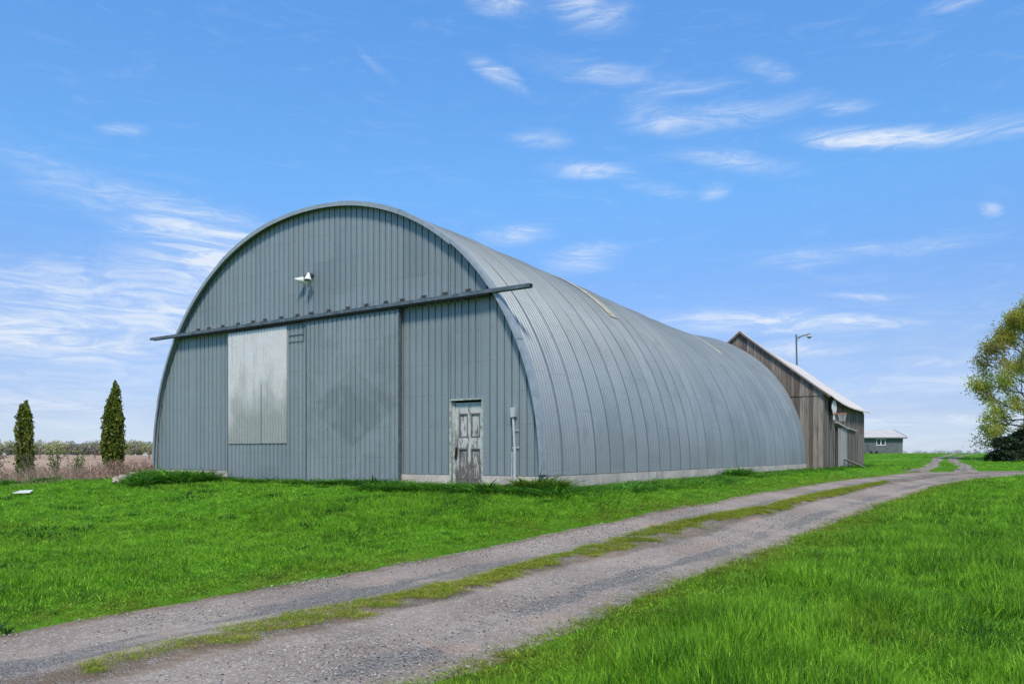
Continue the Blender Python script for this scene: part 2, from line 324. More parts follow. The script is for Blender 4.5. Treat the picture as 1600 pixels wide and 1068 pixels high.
def peel_mat():
    m = MT('peeling_white_paint', .75, 0, .3); co = m.vec(); sp = m.sep(co)
    n = m.noise(m.vec(scale=(10, 10, 2.6)), 1, 8, .72, .5); g = m.math('ADD', n, m.math('MULTIPLY', m.rng(sp[2], -.3, 1.65, -.02, .20, False), 1.))
    n2 = m.noise(m.vec(scale=(26, 26, 2)), 1, 5, .6)
    w_ = m.mix(m.rng(n2, .3, .7), (.075, .065, .06), (.22, .20, .19)); p_ = m.mix(m.rng(n2, .35, .7), (.40, .41, .38), (.54, .55, .52))
    m.color(m.mix(m.rng(g, .52, .64), w_, p_)); m.bump(g, .4, .006); return m.m
M_peel = peel_mat()
M_framewood = plain('flaking_frame_paint', (.42, .46, .41), .7, 0, .45, 9)
M_moulding = plain('bare_grey_moulding', (.15, .14, .13), .85, 0, .3, 12)
M_pvc = plain('grey_conduit_pvc', (.42, .46, .48), .5, 0, .15, 8, .05)
M_sky1 = plain('yellowed_fibreglass', (.34, .325, .26), .7, 0, .3, 3, .1)

# ground
def ground_mat():
    m = MT('lawn_soil', .95, 0, .1); v = m.vec('World'); a = m.noise(v, .35, 5); b = m.noise(v, 3.5, 6, .65); d = m.noise(v, 60, 3, .7)
    c = m.mix(m.rng(a, .35, .65), (.06, .18, .009), (.09, .25, .011)); c = m.mix(m.rng(b, .45, .7, 0, .5), c, (.04, .11, .012)); c = m.mix(m.rng(d, .4, .7, 0, .5), c, (.10, .25, .018))
    m.color(c); m.bump(m.math('ADD', b, m.math('MULTIPLY', d, .4)), .6, .06); return m.m
M_ground = ground_mat()
def field_mat():
    m = MT('brown_stubble_field', .95, 0, .1); v = m.vec('World'); a = m.noise(m.vec('World', scale=(.03, .12, 1)), 1, 6, .6); b = m.noise(m.vec('World', scale=(.4, 1.6, 1)), 1, 6, .65)
    c = m.mix(m.rng(a, .35, .65), (.30, .20, .14), (.43, .32, .235)); c = m.mix(m.rng(b, .45, .75, 0, .5), c, (.19, .13, .10)); m.color(c); m.bump(b, .5, .1); return m.m
M_field = field_mat()
def road_mat(name, bright=1.):
    m = MT(name, .95, 0, .15); uv = m.n.new('ShaderNodeUVMap'); sp = m.sep(uv.outputs[0]); U, V_ = sp[0], sp[1]; w3 = m.vec('World')
    s1 = m.noise(m.vec('World', scale=(.55, .55, .5)), 1, 5, .6); s2 = m.noise(w3, 7, 5, .7); st = m.noise(m.comb(m.math('MULTIPLY', U, 11.), m.math('MULTIPLY', V_, .28), 0.), 1, 5, .6, .3)
    stone = m.voro(w3, 62, 'Color'); sv = m.sep(stone)[0]; sd_ = m.voro(w3, 62, 'Distance')
    st2 = m.voro(w3, 170, 'Color'); sv2 = m.sep(st2)[1]
    def band(c, hw): return m.rng(m.math('ABSOLUTE', m.math('SUBTRACT', U, c)), hw * .35, hw, 1, 0)
    tr = m.math('MAXIMUM', m.math('MAXIMUM', band(.13, .17), band(.66, .14)), m.math('MULTIPLY', band(.93, .1), .6))   # beaten wheel tracks, fine tan dust
    tr = m.math('ADD', m.math('MULTIPLY', tr, .45), m.math('SUBTRACT', m.math('MULTIPLY', m.math('ADD', st, s1), 1.25), .98))
    t = m.rng(tr, .2, .52)
    grav = m.mix(sv, (.06, .058, .055), (.33, .315, .29)); grav = m.mix(m.math('GREATER_THAN', sv2, .9), grav, (.50, .49, .46)); grav = m.mix(m.rng(s2, .3, .7, 0, .45), grav, (.15, .13, .115))
    dust = m.mix(m.rng(s1, .35, .65), (.215, .175, .145), (.325, .275, .235)); dust = m.mix(m.rng(s2, .4, .7, 0, .5), dust, (.215, .16, .13)); dust = m.mix(m.math('MULTIPLY', m.math('GREATER_THAN', sv2, .78), .4), dust, (.17, .16, .16)); dust = m.mix(m.math('MULTIPLY', m.math('GREATER_THAN', sv, .86), .5), dust, (.5, .47, .45))
    c = m.mix(t, grav, dust)
    org = m.rng(m.noise(w3, 1.1, 3), .60, .72, 0, .35); c = m.mix(org, c, (.36, .22, .14))
    mossy = m.math('MULTIPLY', m.rng(m.math('ABSOLUTE', m.math('SUBTRACT', U, .99)), .02, .1, 1, 0), m.rng(s2, .45, .6, 0, .7)); c = m.mix(mossy, c, (.16, .17, .04))
    brown = m.math('MULTIPLY', m.math('ADD', band(.50, .08), m.math('MULTIPLY', band(.02, .05), .8)), m.rng(s2, .35, .6, .2, .75)); c = m.mix(brown, c, (.17, .12, .075))
    m.color(m.mix(1., c, (bright, bright, bright), 'MULTIPLY')); h = m.math('ADD', m.math('MULTIPLY', m.math('SUBTRACT', 1., sd_), m.rng(t, 0, 1, 1, .3)), m.math('MULTIPLY', s2, .8)); m.bump(h, .85, .02); return m.m
M_road = road_mat('gravel_road')
def grass_mat(name, dark, mid, light, tl=.35):
    m = MT(name, .55, 0, .22); oi = m.n.new('ShaderNodeObjectInfo'); r = oi.outputs['Random']; tn = m.attr('tone', 'INSTANCER'); v = m.vec('World')
    big = m.noise(v, .55, 4, .6); med = m.noise(v, 2.4, 4, .6); bt = m.attr('tone')
    k = m.math('ADD', m.math('MULTIPLY', big, .8), m.math('ADD', m.math('MULTIPLY', med, .5), m.math('MULTIPLY', r, .70)))
    c = m.mix(m.rng(k, .62, 1.0), dark, mid); c = m.mix(m.rng(k, 1.0, 1.35), c, light); c = m.mix(m.rng(tn, 0, 1, 0, 1, False), c, (.20, .20, .025)); c = m.mix(m.rng(bt, .75, 1., 0, 1.), c, tuple(min(1, x * 1.8) for x in light)); c = m.mix(m.rng(bt, 0., .25, .5, 0), c, tuple(x * .6 for x in dark))
    m.color(c); m.translucent(c, tl); return m.m
M_grass = grass_mat('lawn_blades', (.024, .092, .011), (.13, .335, .014), (.27, .52, .035))
M_weed = grass_mat('weed_leaves', (.022, .10, .010), (.045, .16, .012), (.10, .27, .020))
M_moss = grass_mat('dry_median_grass', (.19, .26, .02), (.31, .38, .03), (.48, .46, .07))

def vnoise(x, y, sc, seed):
    r = np.random.default_rng(seed).random((64, 64)); u, v = x / sc, y / sc; i, j = np.floor(u).astype(int), np.floor(v).astype(int); a, b = u - i, v - j; a = a * a * (3 - 2 * a); b = b * b * (3 - 2 * b)
    g = lambda p, q: r[p % 64, q % 64]
    return (g(i, j) * (1 - a) + g(i + 1, j) * a) * (1 - b) + (g(i, j + 1) * (1 - a) + g(i + 1, j + 1) * a) * b
# ------------------------------------------------------------------ ground sheets
def axis(lo, hi, a, b, fine, far):
    t = list(np.arange(a, b + 1e-6, fine)); s = fine; x = b
    while x < hi: s = min(s * 1.13, far); x += s; t.append(x)
    s = fine; x = a; pre = []
    while x > lo: s = min(s * 1.13, far); x -= s; pre.append(x)
    return np.array(pre[::-1] + t)
gx = axis(-1500, 1500, -26, 36, .5, 60); gy = axis(-60, 2600, -6, 62, .5, 60)
X_, Y_ = np.meshgrid(gx, gy); Z_ = TZ(X_, Y_); V = np.stack([X_.ravel(), Y_.ravel(), Z_.ravel()], 1)
nx, ny = len(gx), len(gy); I = (np.arange(ny - 1)[:, None] * nx + np.arange(nx - 1)[None]).ravel()
FQ = np.stack([I, I + 1, I + 1 + nx, I + nx], 1); cx_ = V[FQ].mean(1)
lx_, ly_ = barn_local(cx_[:, 0], cx_[:, 1])
line = np.interp(cx_[:, 0], [-60, -18.4, -13.4, -11.5, -9], [27, 27.6, 25.0, 26, 28])
isf = (cx_[:, 0] < -7) & (cx_[:, 1] > line) & (lx_ < -7.0)
npmesh('ground', V, FQ[~isf], M_ground, smooth=True, kind='structure')
npmesh('field', V, FQ[isf], M_field, smooth=True, kind='structure')

# ------------------------------------------------------------------ road
RL = [(-11.0, -1.2), (-4.43, 6.56), (-4.06, 7.07), (-3.57, 7.68), (-3.12, 8.21), (-2.62, 8.85), (-2.02, 9.56), (-1.35, 10.55), (0, 11.76), (1.06, 12.6), (2.2, 13.6), (4.05, 16), (6.89, 20.41), (11.4, 27), (17.6, 35.4), (20.6, 39.0), (23, 40.6), (26, 41.7), (34, 42.9), (70, 46)]
RR = [(-7.2, -3.2), (-.49, 5.24), (0, 5.99), (.57, 6.71), (1.05, 7.57), (1.73, 8.55), (2.64, 9.75), (3.85, 11.4), (4.88, 12.85), (6.24, 14.77), (8.78, 18.36), (12.62, 23.8), (16.63, 28.9), (20.8, 33.9), (24.98, 37.2), (33, 39.3), (70, 43.2)]
MU = [(-3.12, 5.51), (-2.78, 6.1), (-2.09, 7.07), (-1.32, 7.8), (0, 9.66), (.93, 11.02), (2.06, 12.22), (3.49, 13.76), (5.56, 16.45), (9.4, 22.26), (14.04, 28.43)]
MD = [(-2.93, 5.33), (-2.53, 5.66), (-1.91, 6.46), (-1.21, 7.17), (0, 8.85), (.86, 10.15), (1.92, 11.39), (3.23, 12.75), (5.18, 15.32), (8.57, 20.3), (13.84, 28.02)]
def resample(P, step):
    P = np.array(P, float); s = np.r_[0, np.cumsum(np.hypot(*np.diff(P, axis=0).T))]; n = int(s[-1] / step) + 1; t = np.linspace(0, s[-1], n)
    Q = np.stack([np.interp(t, s, P[:, 0]), np.interp(t, s, P[:, 1])], 1); k = max(3, int(1.0 / step) | 1); ker = np.ones(k) / k
    E = np.pad(Q, ((k // 2, k // 2), (0, 0)), mode='reflect', reflect_type='odd'); return np.stack([np.convolve(E[:, i], ker, 'valid') for i in (0, 1)], 1)
def wob(n, amp, seed, smooth=5):
    r = np.random.default_rng(seed).normal(size=n + smooth * 2); r = np.convolve(r, np.hanning(smooth + 2)[1:-1], 'same')[smooth:smooth + n]; return r * amp / (r.std() + 1e-6)
def ribbon(name, A, B, cols, off, mat, jag=.05, crown=0., **k):
    n = len(A); d = B - A; wd = np.hypot(*d.T)[:, None]; dn = d / wd
    A2 = A + dn * (wob(n, jag, 1, 5) + wob(n, jag * .8, 5, 21))[:, None]; B2 = B + dn * (wob(n, jag, 2, 5) + wob(n, jag, 6, 25))[:, None]
    t = np.linspace(0, 1, cols + 1); P = A2[:, None] * (1 - t[None, :, None]) + B2[:, None] * t[None, :, None]
    z = TZ(P[..., 0], P[..., 1]) + off * (.35 + .65 * np.sin(PI * t)[None]) + crown * (np.exp(-((t - .44) / .10) ** 2))[None] + (crown > 0) * .014 * np.sin(PI * t)[None] * (vnoise(P[..., 0], P[..., 1], .5, 71) + .5 * vnoise(P[..., 0], P[..., 1], .17, 72))
    V = np.concatenate([P, z[..., None]], 2).reshape(-1, 3); c = cols + 1
    s = np.r_[0, np.cumsum(np.hypot(*np.diff(A, axis=0).T))]; uv = np.stack([np.broadcast_to(t, (n, c)), np.broadcast_to(s[:, None], (n, c))], 2).reshape(-1, 2)
    I = (np.arange(n - 1)[:, None] * c + np.arange(cols)[None]).ravel()
    return npmesh(name, V, np.stack([I, I + c, I + c + 1, I + 1], 1)[:, ::-1], mat, smooth=True, uv=uv, **k)
Ls = resample(RL, .12); Rs0 = resample(RR, .12)
# matching point on the right-hand edge: shared fraction along hand-paired stations
pairL = [0, .16, .2, .3, .5, .7, 1]
def frac(P):
    s = np.r_[0, np.cumsum(np.hypot(*np.diff(P, axis=0).T))]; return s / s[-1]
near_i = []; j = 0
for p in Ls:
    d = np.hypot(*(Rs0 - p).T); d[:j] = 1e9; j = int(d.argmin()); near_i.append(j)
near_i = np.array(near_i, float); k = 41; near_i = np.convolve(np.pad(near_i, k // 2, mode='edge'), np.ones(k) / k, 'valid')
Rs = np.stack([np.interp(near_i, np.arange(len(Rs0)), Rs0[:, i]) for i in (0, 1)], 1)
ribbon('road', Ls, Rs, 34, .012, M_road, jag=.03, crown=.045, kind='structure')
M_path = road_mat('dirt_lane', 1.05)
for nm, c in (('path', [(21.0, 39.2), (21.9, 41.0), (28.9, 52), (42.7, 76), (56, 97), (66, 112)]), ('path', [(24.3, 40.2), (25.2, 42), (31.1, 52), (40.6, 70), (55, 93), (69, 112)])):
    C_ = resample(c, .3); d = np.gradient(C_, axis=0); d /= np.hypot(*d.T)[:, None]; nrm = np.stack([-d[:, 1], d[:, 0]], 1); hw = np.interp(np.arange(len(C_)), [0, 12, 60, len(C_)], [.75, .42, .40, .3])[:, None]
    ribbon(nm, C_ + nrm * hw, C_ - nrm * hw, 4, .018, M_path, jag=.10, kind='structure')
MUs, MDs0 = resample(MU, .12), resample(MD, .12)
MDs = MDs0[np.clip((np.arange(len(MUs)) * len(MDs0) / len(MUs)).astype(int), 0, len(MDs0) - 1)]

# ------------------------------------------------------------------ scatter
def inside(poly, x, y):
    poly = np.array(poly); r = np.zeros(x.shape, bool); x2, y2 = poly[-1]
    for x1, y1 in poly:
        if y1 != y2: r ^= ((y1 > y) != (y2 > y)) & (x < (x2 - x1) * (y - y1) / (y2 - y1) + x1)
        x2, y2 = x1, y1
    return r
def dist_poly(P, x, y):
    P = np.array(P); d = np.full(x.shape, 1e9)
    for a, b in zip(P, P[1:]):
        ab = b - a; t = np.clip(((x - a[0]) * ab[0] + (y - a[1]) * ab[1]) / (ab @ ab), 0, 1); d = np.minimum(d, np.hypot(x - a[0] - t * ab[0], y - a[1] - t * ab[1]))
    return d
ROADPOLY = np.vstack([Ls[::4], Rs[::-4]]); MEDPOLY = np.vstack([MUs[::4], MDs[::-4]])
def blades(n, rad, h0, h1, wd, lean, seed, seg=3, broad=False):
    r = np.random.default_rng(seed); V = []; Fc = []; T = []
    for _ in range(n):
        a = r.uniform(0, 2 * PI); q = rad * math.sqrt(r.random()); x, y = q * math.cos(a), q * math.sin(a); h = r.uniform(h0, h1); fa = r.uniform(0, 2 * PI); ln = lean * r.uniform(.2, 1.3) * h
        la = a + r.normal(0, .8); dx, dy = math.cos(la), math.sin(la); px, py = math.cos(fa), math.sin(fa); w_ = wd * r.uniform(.7, 1.3); t = r.random(); n0 = len(V)
        for i in range(seg + 1):
            k = i / seg; hh = h * (k - .25 * lean * k * k); o = ln * k * k; ww = w_ * ((1 - k) ** .6 if not broad else math.sin(PI * (.12 + .86 * k)))
            V += [(x + dx * o - px * ww / 2, y + dy * o - py * ww / 2, hh), (x + dx * o + px * ww / 2, y + dy * o + py * ww / 2, hh)]
        for i in range(seg): Fc.append((n0 + 2 * i, n0 + 2 * i + 1, n0 + 2 * i + 3, n0 + 2 * i + 2)); T.append(t)
    return np.array(V), np.array(Fc), np.array(T)
def tmpl(name, mat, *a, **k):
    V, Fc, T = blades(*a, **k); return npmesh(name, V, Fc, mat, tone=T, link=False)
def scatter(name, P, rot, scl, idx, tone, templates, mat, **k):
    me = bpy.data.meshes.new(name); me.vertices.add(len(P)); me.vertices.foreach_set('co', np.asarray(P, 'f4').ravel())
    for nm, ty, dat in (('rotv', 'FLOAT_VECTOR', rot), ('scl', 'FLOAT_VECTOR', scl), ('idx', 'INT', idx), ('tone', 'FLOAT', tone)):
        a = me.attributes.new(nm, ty, 'POINT'); a.data.foreach_set('vector' if ty == 'FLOAT_VECTOR' else 'value', np.asarray(dat, 'i4' if ty == 'INT' else 'f4').ravel())
    me.materials.append(mat); o = bpy.data.objects.new(name, me); sc.collection.objects.link(o)
    g = bpy.data.node_groups.new(name + '_nodes', 'GeometryNodeTree'); g.interface.new_socket('Geometry', in_out='INPUT', socket_type='NodeSocketGeometry'); g.interface.new_socket('Geometry', in_out='OUTPUT', socket_type='NodeSocketGeometry')
    n = g.nodes; L = g.links; gi = n.new('NodeGroupInput'); go = n.new('NodeGroupOutput'); iop = n.new('GeometryNodeInstanceOnPoints'); jn = n.new('GeometryNodeJoinGeometry')
    for t in templates[::-1]:
        oi = n.new('GeometryNodeObjectInfo'); oi.inputs['Object'].default_value = t; oi.inputs['As Instance'].default_value = True; L.new(oi.outputs['Geometry'], jn.inputs[0])
    L.new(gi.outputs[0], iop.inputs['Points']); L.new(jn.outputs[0], iop.inputs['Instance']); iop.inputs['Pick Instance'].default_value = True
    for nm, ty, sock in (('idx', 'INT', 'Instance Index'), ('rotv', 'FLOAT_VECTOR', 'Rotation'), ('scl', 'FLOAT_VECTOR', 'Scale')):
        a = n.new('GeometryNodeInputNamedAttribute'); a.data_type = ty; a.inputs['Name'].default_value = nm
        if sock == 'Rotation':
            e = n.new('FunctionNodeEulerToRotation'); L.new(a.outputs[0], e.inputs[0]); L.new(e.outputs[0], iop.inputs[sock])
        else: L.new(a.outputs[0], iop.inputs[sock])
    L.new(iop.outputs[0], go.inputs[0]); md = o.modifiers.new('scatter', 'NODES'); md.node_group = g
    return put(o, kind='stuff', **k)
def sector(n, d0, d1, seed, amin=-.78, amax=.78):
    r = np.random.default_rng(seed); d = np.sqrt(r.uniform(d0 * d0, d1 * d1, n)); t = r.uniform(amin, amax, n); return d * np.sin(t), d * np.cos(t), d
XS, YS, DS, SF = [], [], [], []
for n, d0, d1, sf, am in ((4500, .8, 3.2, 1.05, 3.1), (30000, 3.2, 9, 1.05, 1.5), (44000, 9, 17, 1.2, 1.2), (46000, 17, 34, 1.5, 1.05), (30000, 34, 75, 2.4, .9), (15000, 75, 125, 4., .85)):
    x, y, d = sector(n, d0, d1, int(d0 * 10), -am, am); XS.append(x); YS.append(y); DS.append(d); SF.append(np.full(n, sf))
x, y, d, sf = map(np.concatenate, (XS, YS, DS, SF))
lx, ly = barn_local(x, y); dl, dr = dist_poly(Ls[::6], x, y), dist_poly(Rs[::6], x, y); de = np.minimum(dl, dr)
inr = inside(ROADPOLY, x, y); inr2 = inr & (de > .03 + .10 * vnoise(x, y, .25, 3))
inb = (np.abs(lx) < 7.5) & (ly > .05) & (ly < 26.6); inb |= (lx > -8) & (lx < 8.25) & (ly > 26.5) & (ly < 39.5)
fl = np.interp(x, [-60, -18.4, -13.4, -11.5, -9], [27, 27.6, 25.0, 26, 28]); inf_ = (x < -7) & (y > fl) & (lx < -7.0)
lane = (dist_poly([(21.9, 41.0), (28.9, 52), (42.7, 76), (66, 112)], x, y) < .5) | (dist_poly([(25.2, 42), (31.1, 52), (40.6, 70), (69, 112)], x, y) < .5)
ok = ~(inr2 | inb | inf_ | lane)
x, y, d, sf, de, inr, lx, ly = (a[ok] for a in (x, y, d, sf, de, inr, lx, ly)); n = len(x)
right = (x - np.interp(y, [p[1] for p in RL], [p[0] for p in RL])) > .5
clump = vnoise(x, y, .9, 11) * .6 + vnoise(x, y, .35, 12) * .4; broad_ = vnoise(x, y, 3.1, 13)
h = np.where(right, .15, .078) * (.30 + 1.7 * clump ** 2.0 + .40 * broad_) ; h *= np.interp(de, [0, .15, .9], [.28, .45, 1.]); h = np.where(inr, h * .4, h); h *= np.interp(d, [0, 30, 60, 120], [1, 1, .9, .8])
tuftspot = np.clip(1 - np.hypot(x + 4.05, (y - 10.9) * .8) / .55, 0, 1) + np.clip(1 - np.hypot(x + 4.4, (y - 15.1) * .7) / .8, 0, 1) + np.clip(1 - np.hypot(x + 1.9, (y - 14.9) * .7) / .8, 0, 1) * .7; h *= 1 + 1.5 * tuftspot
tone = np.clip(np.interp(de, [0, .35, 1.1], [1.0, .5, 0.]) * (.3 + .9 * vnoise(x, y, .4, 21)), 0, 1); tone = np.where(inr, .8, tone); tone += np.where(vnoise(x, y, 1.6, 31) > .84, .22, 0) + np.where(rng.random(n) < .05, rng.uniform(.2, .7, n), 0)
r_ = rng; rot = np.stack([r_.normal(0, .2, n), r_.normal(0, .2, n), r_.uniform(0, 2 * PI, n)], 1); hs = h / .12 * r_.uniform(.75, 1.25, n); wsc = sf * r_.uniform(.85, 1.15, n) * np.where(right, 1.05, .9)
scl = np.stack([wsc, wsc, hs], 1)
tf = [tmpl('grass_tuft', M_grass, 36, .11, .05, .135, .0060, .55, 1), tmpl('grass_tuft', M_grass, 36, .12, .04, .125, .0068, .8, 2), tmpl('grass_tuft', M_grass, 32, .10, .06, .16, .0062, .45, 3), tmpl('grass_tuft', M_grass, 28, .12, .03, .11, .0075, 1.1, 4)]
P = np.stack([x, y, TZ(x, y) - .004], 1)
scatter('lawn_grass', P, rot, scl, r_.integers(0, 4, n), tone, tf, M_grass, label='bright green long lawn grass covering the ground on both sides of the gravel road', cat='grass')
# broad leaved weeds dotted through the lawn
nw = 420; wx, wy, wd_ = sector(nw, 7, 26, 404, -.72, .45); wl, wl2 = barn_local(wx, wy); kp = ~inside(ROADPOLY, wx, wy) & (wl2 < -.9) & (vnoise(wx, wy, 2.2, 61) > .48); wx, wy = wx[kp], wy[kp]; nw = len(wx); ws = rng.uniform(.5, 1.3, nw)
M_rosette = grass_mat('rosette_leaves', (.018, .075, .012), (.035, .12, .014), (.06, .17, .02))
twd = [tmpl('rosette', M_rosette, 26, .13, .05, .11, .030, 1.3, 51, seg=4, broad=True), tmpl('rosette', M_rosette, 34, .20, .06, .13, .022, 1.0, 52, seg=4, broad=True)]
scatter('lawn_weeds', np.c_[wx, wy, TZ(wx, wy)], np.c_[np.zeros((nw, 2)), rng.uniform(0, 6.28, nw)], np.stack([ws, ws, ws * rng.uniform(.7, 1.3, nw)], 1), rng.integers(0, 2, nw), np.zeros(nw), twd, M_rosette, label='darker broad leaved weeds dotted through the lawn in front of the arched barn', cat='weeds')
# median strip
n = 19000; t = rng.random(n) ** 1.15 * (len(MUs) - 1); i = t.astype(int); k = rng.uniform(-.12, 1.12, n)[:, None]; p = MUs[i] * (1 - k) + MDs[i] * k + rng.normal(0, .03, (n, 2)); keep = (vnoise(p[:, 0], p[:, 1], .22, 5) > np.interp(k[:, 0], [-.1, .1, .5, 1.1], [.5, .10, .24, .75])) & (rng.random(n) < np.interp(i, [0, 15, 45], [.14, .7, 1])); p = p[keep]; n = len(p)
tm = [tmpl('median_tuft', M_moss, 26, .10, .02, .05, .0045, 1.1, 6), tmpl('median_tuft', M_moss, 24, .08, .015, .06, .004, .8, 7), tmpl('median_tuft', M_grass, 24, .08, .02, .06, .0045, .9, 8)]
s_ = rng.uniform(.6, 1.2, n) * np.interp(p[:, 1], [5, 12, 28], [.7, .85, 1.2]); scatter('median_grass', np.c_[p, TZ(p[:, 0], p[:, 1]) + .066], np.c_[np.zeros((n, 2)), rng.uniform(0, 6.28, n)], np.stack([s_, s_, s_ * rng.uniform(.5, .95, n)], 1), rng.choice([0, 0, 1, 1, 2], n), rng.uniform(0, .7, n), tm, M_moss, label='thin yellowish green grass strip growing along the middle of the gravel road', cat='grass')
# loose stones
def pebble(seed, mat):
    r = np.random.default_rng(seed); import bmesh; bm = bmesh.new(); bmesh.ops.create_icosphere(bm, subdivisions=1, radius=1)
    for v in bm.verts: v.co *= r.uniform(.7, 1.15); v.co.z *= .6
    me = bpy.data.meshes.new('pebble'); bm.to_mesh(me); bm.free(); me.materials.append(mat); return bpy.data.objects.new('pebble', me)
mp_ = MT('gravel_stone', .85, 0, .2); oi = mp_.n.new('ShaderNodeObjectInfo'); cr = mp_.mix(mp_.rng(oi.outputs['Random'], 0, 1, 0, 1, False), (.09, .088, .085), (.44, .42, .39)); mp_.color(cr); M_peb = mp_.m
n = 150000; x, y, d = sector(n, 3.0, 17, 77); iR = inside(ROADPOLY, x, y) & ~inside(MEDPOLY, x, y); keep = iR & (rng.random(n) < np.clip((vnoise(x, y, .8, 41) - .28) * 2.4, .12, 1)); x, y = x[keep], y[keep]; n = len(x); s_ = .0042 + .009 * rng.random(n) ** 3.5
scatter('gravel_stones', np.stack([x, y, TZ(x, y) + .024], 1), rng.uniform(0, 6.28, (n, 3)) * [.1, .1, 1], np.stack([s_ * rng.uniform(.8, 1.4, n), s_, s_], 1), rng.integers(0, 3, n), np.zeros(n), [pebble(i, M_peb) for i in (1, 2, 3)], M_peb, label='small loose grey stones scattered over the gravel road', cat='gravel')
# tall weeds along the foundation
A = []
def weeds(lx0, lx1, y0, y1, num, hmin, hmax, side=False, yel=0.):
    for _ in range(num):
        a, b = rng.uniform(lx0, lx1), rng.uniform(y0, y1)
        if not side and b < -.5 and a < -7.2 - 1.2 * (b + .5): continue
        X, Y = (a, b) if not side else (b, a)
        A.append((OX + X * CT + Y * ST, OY - X * ST + Y * CT, rng.uniform(hmin, hmax), yel))
weeds(-8.2, -3.5, -.55, -.08, 420, .10, .22); weeds(-9.3, -3.6, -1.7, -.5, 520, .26, .50); weeds(-9.6, -4.4, -2.4, -1.5, 300, .22, .42); weeds(-3.6, 1.2, -.5, -.18, 420, .07, .16); weeds(1.2, 3.4, -.55, -.18, 260, .10, .24)
weeds(3.3, 7.9, -.5, -.05, 420, .06, .14); weeds(3.3, 8.8, -1.5, -.45, 520, .10, .24); weeds(7.1, 7.9, -.55, -.1, 60, .30, .42, yel=.35); weeds(-.3, 26.5, 7.5, 7.95, 600, .05, .11, True); weeds(-1, 10, 8.1, 9.2, 300, .08, .17, True); weeds(12, 27, 7.8, 9.0, 300, .08, .16, True)
weeds(12.5, 14.0, 7.5, 8.1, 60, .25, .45, True); weeds(26.9, 40, 8.35, 8.8, 240, .1, .22, True)
A = np.array(A); n = len(A); tw = [tmpl('weed_tuft', M_weed, 42, .15, .45, 1.0, .014, .55, 11), tmpl('weed_tuft', M_weed, 36, .14, .4, 1.0, .030, .7, 12, seg=4, broad=True), tmpl('weed_tuft', M_weed, 50, .16, .3, .95, .012, .9, 13), tmpl('weed_tuft', M_weed, 26, .13, .35, .95, .042, .8, 14, seg=4, broad=True)]
sx = .9 + .5 * A[:, 2]; scatter('foundation_weeds', np.c_[A[:, :2], TZ(A[:, 0], A[:, 1]) - .01], np.c_[rng.normal(0, .1, (n, 2)), rng.uniform(0, 6.28, n)], np.stack([sx, sx, A[:, 2]], 1), rng.integers(0, 4, n), A[:, 3], tw, M_weed, label='tall dark green weeds and grass growing along the concrete foundation of the arched barn', cat='weeds')

# ------------------------------------------------------------------ arched barn
ZB = 1.132; EXP = 2.0877
barn = empty('arched_barn', (OX, OY, ZB), -TH, label='huge grey arched metal barn with corrugated skin and big sliding doors beside the gravel road', cat='barn')
def arch_z(x, W=BW, H=BH): return H * max(0, 1 - min(1, abs(x) / (W / 2)) ** EXP) ** (1 / EXP)
PITCH = .205
def rib_profile(x0, x1, pitch, depth, phase=0., gw=.036, lap=0):
    """(x, y) points of a flat pan broken by narrow grooves"""
    pts = [(x0, 0.)]; k = math.floor((x0 - phase) / pitch) + 1
    while True:
        xc = phase + k * pitch
        if xc + gw > x1: break
        if xc - gw > x0:
            dp = depth * (1.7 if lap and k % lap == 0 else 1); pts += [(xc - gw / 2, 0.), (xc - gw * .36, dp), (xc + gw * .36, dp), (xc + gw / 2, 0.)]
            if pitch > .15: pts += [(xc + pitch * .5 - .012, 0.), (xc + pitch * .5, -.006), (xc + pitch * .5 + .012, 0.)]
        k += 1
    pts.append((x1, 0.)); return pts
def ribbed(mb, x0, x1, zlo, zhi, y, pitch, depth, phase=0., lap=0, gw=.036):
    pts = rib_profile(x0, x1, pitch, depth, phase, gw, lap); n = len(mb.v)
    for px, py in pts: mb.v += [(px, y + py, zlo(px) if callable(zlo) else zlo), (px, y + py, zhi(px) if callable(zhi) else zhi)]
    for i in range(len(pts) - 1): mb.f.append((n + 2 * i, n + 2 * i + 2, n + 2 * i + 3, n + 2 * i + 1)); mb.c.append(0.)
DX0, DX1, DZ1 = 4.80, 5.77, 1.78
mb = MB(); top = lambda x: arch_z(x, BW - .04, BH - .02)
for a, b, lo in ((-7.40, -5.5, -.03), (-5.5, DX0, -.03), (DX0, DX1, DZ1), (DX1, 7.40, -.03)): ribbed(mb, a, b, lo, top, 0., PITCH, .044, .02, 4)
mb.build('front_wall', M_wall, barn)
mb = MB(); xs = np.linspace(-7.42, 7.42, 41)
for a, b in zip(xs, xs[1:]): n = len(mb.v); mb.v += [(a, BL - .05, 0), (b, BL - .05, 0), (b, BL - .05, top(b)), (a, BL - .05, top(a))]; mb.f.append((n + 1, n, n + 3, n + 2)); mb.c.append(0.)
mb.build('rear_wall', M_wall, barn)
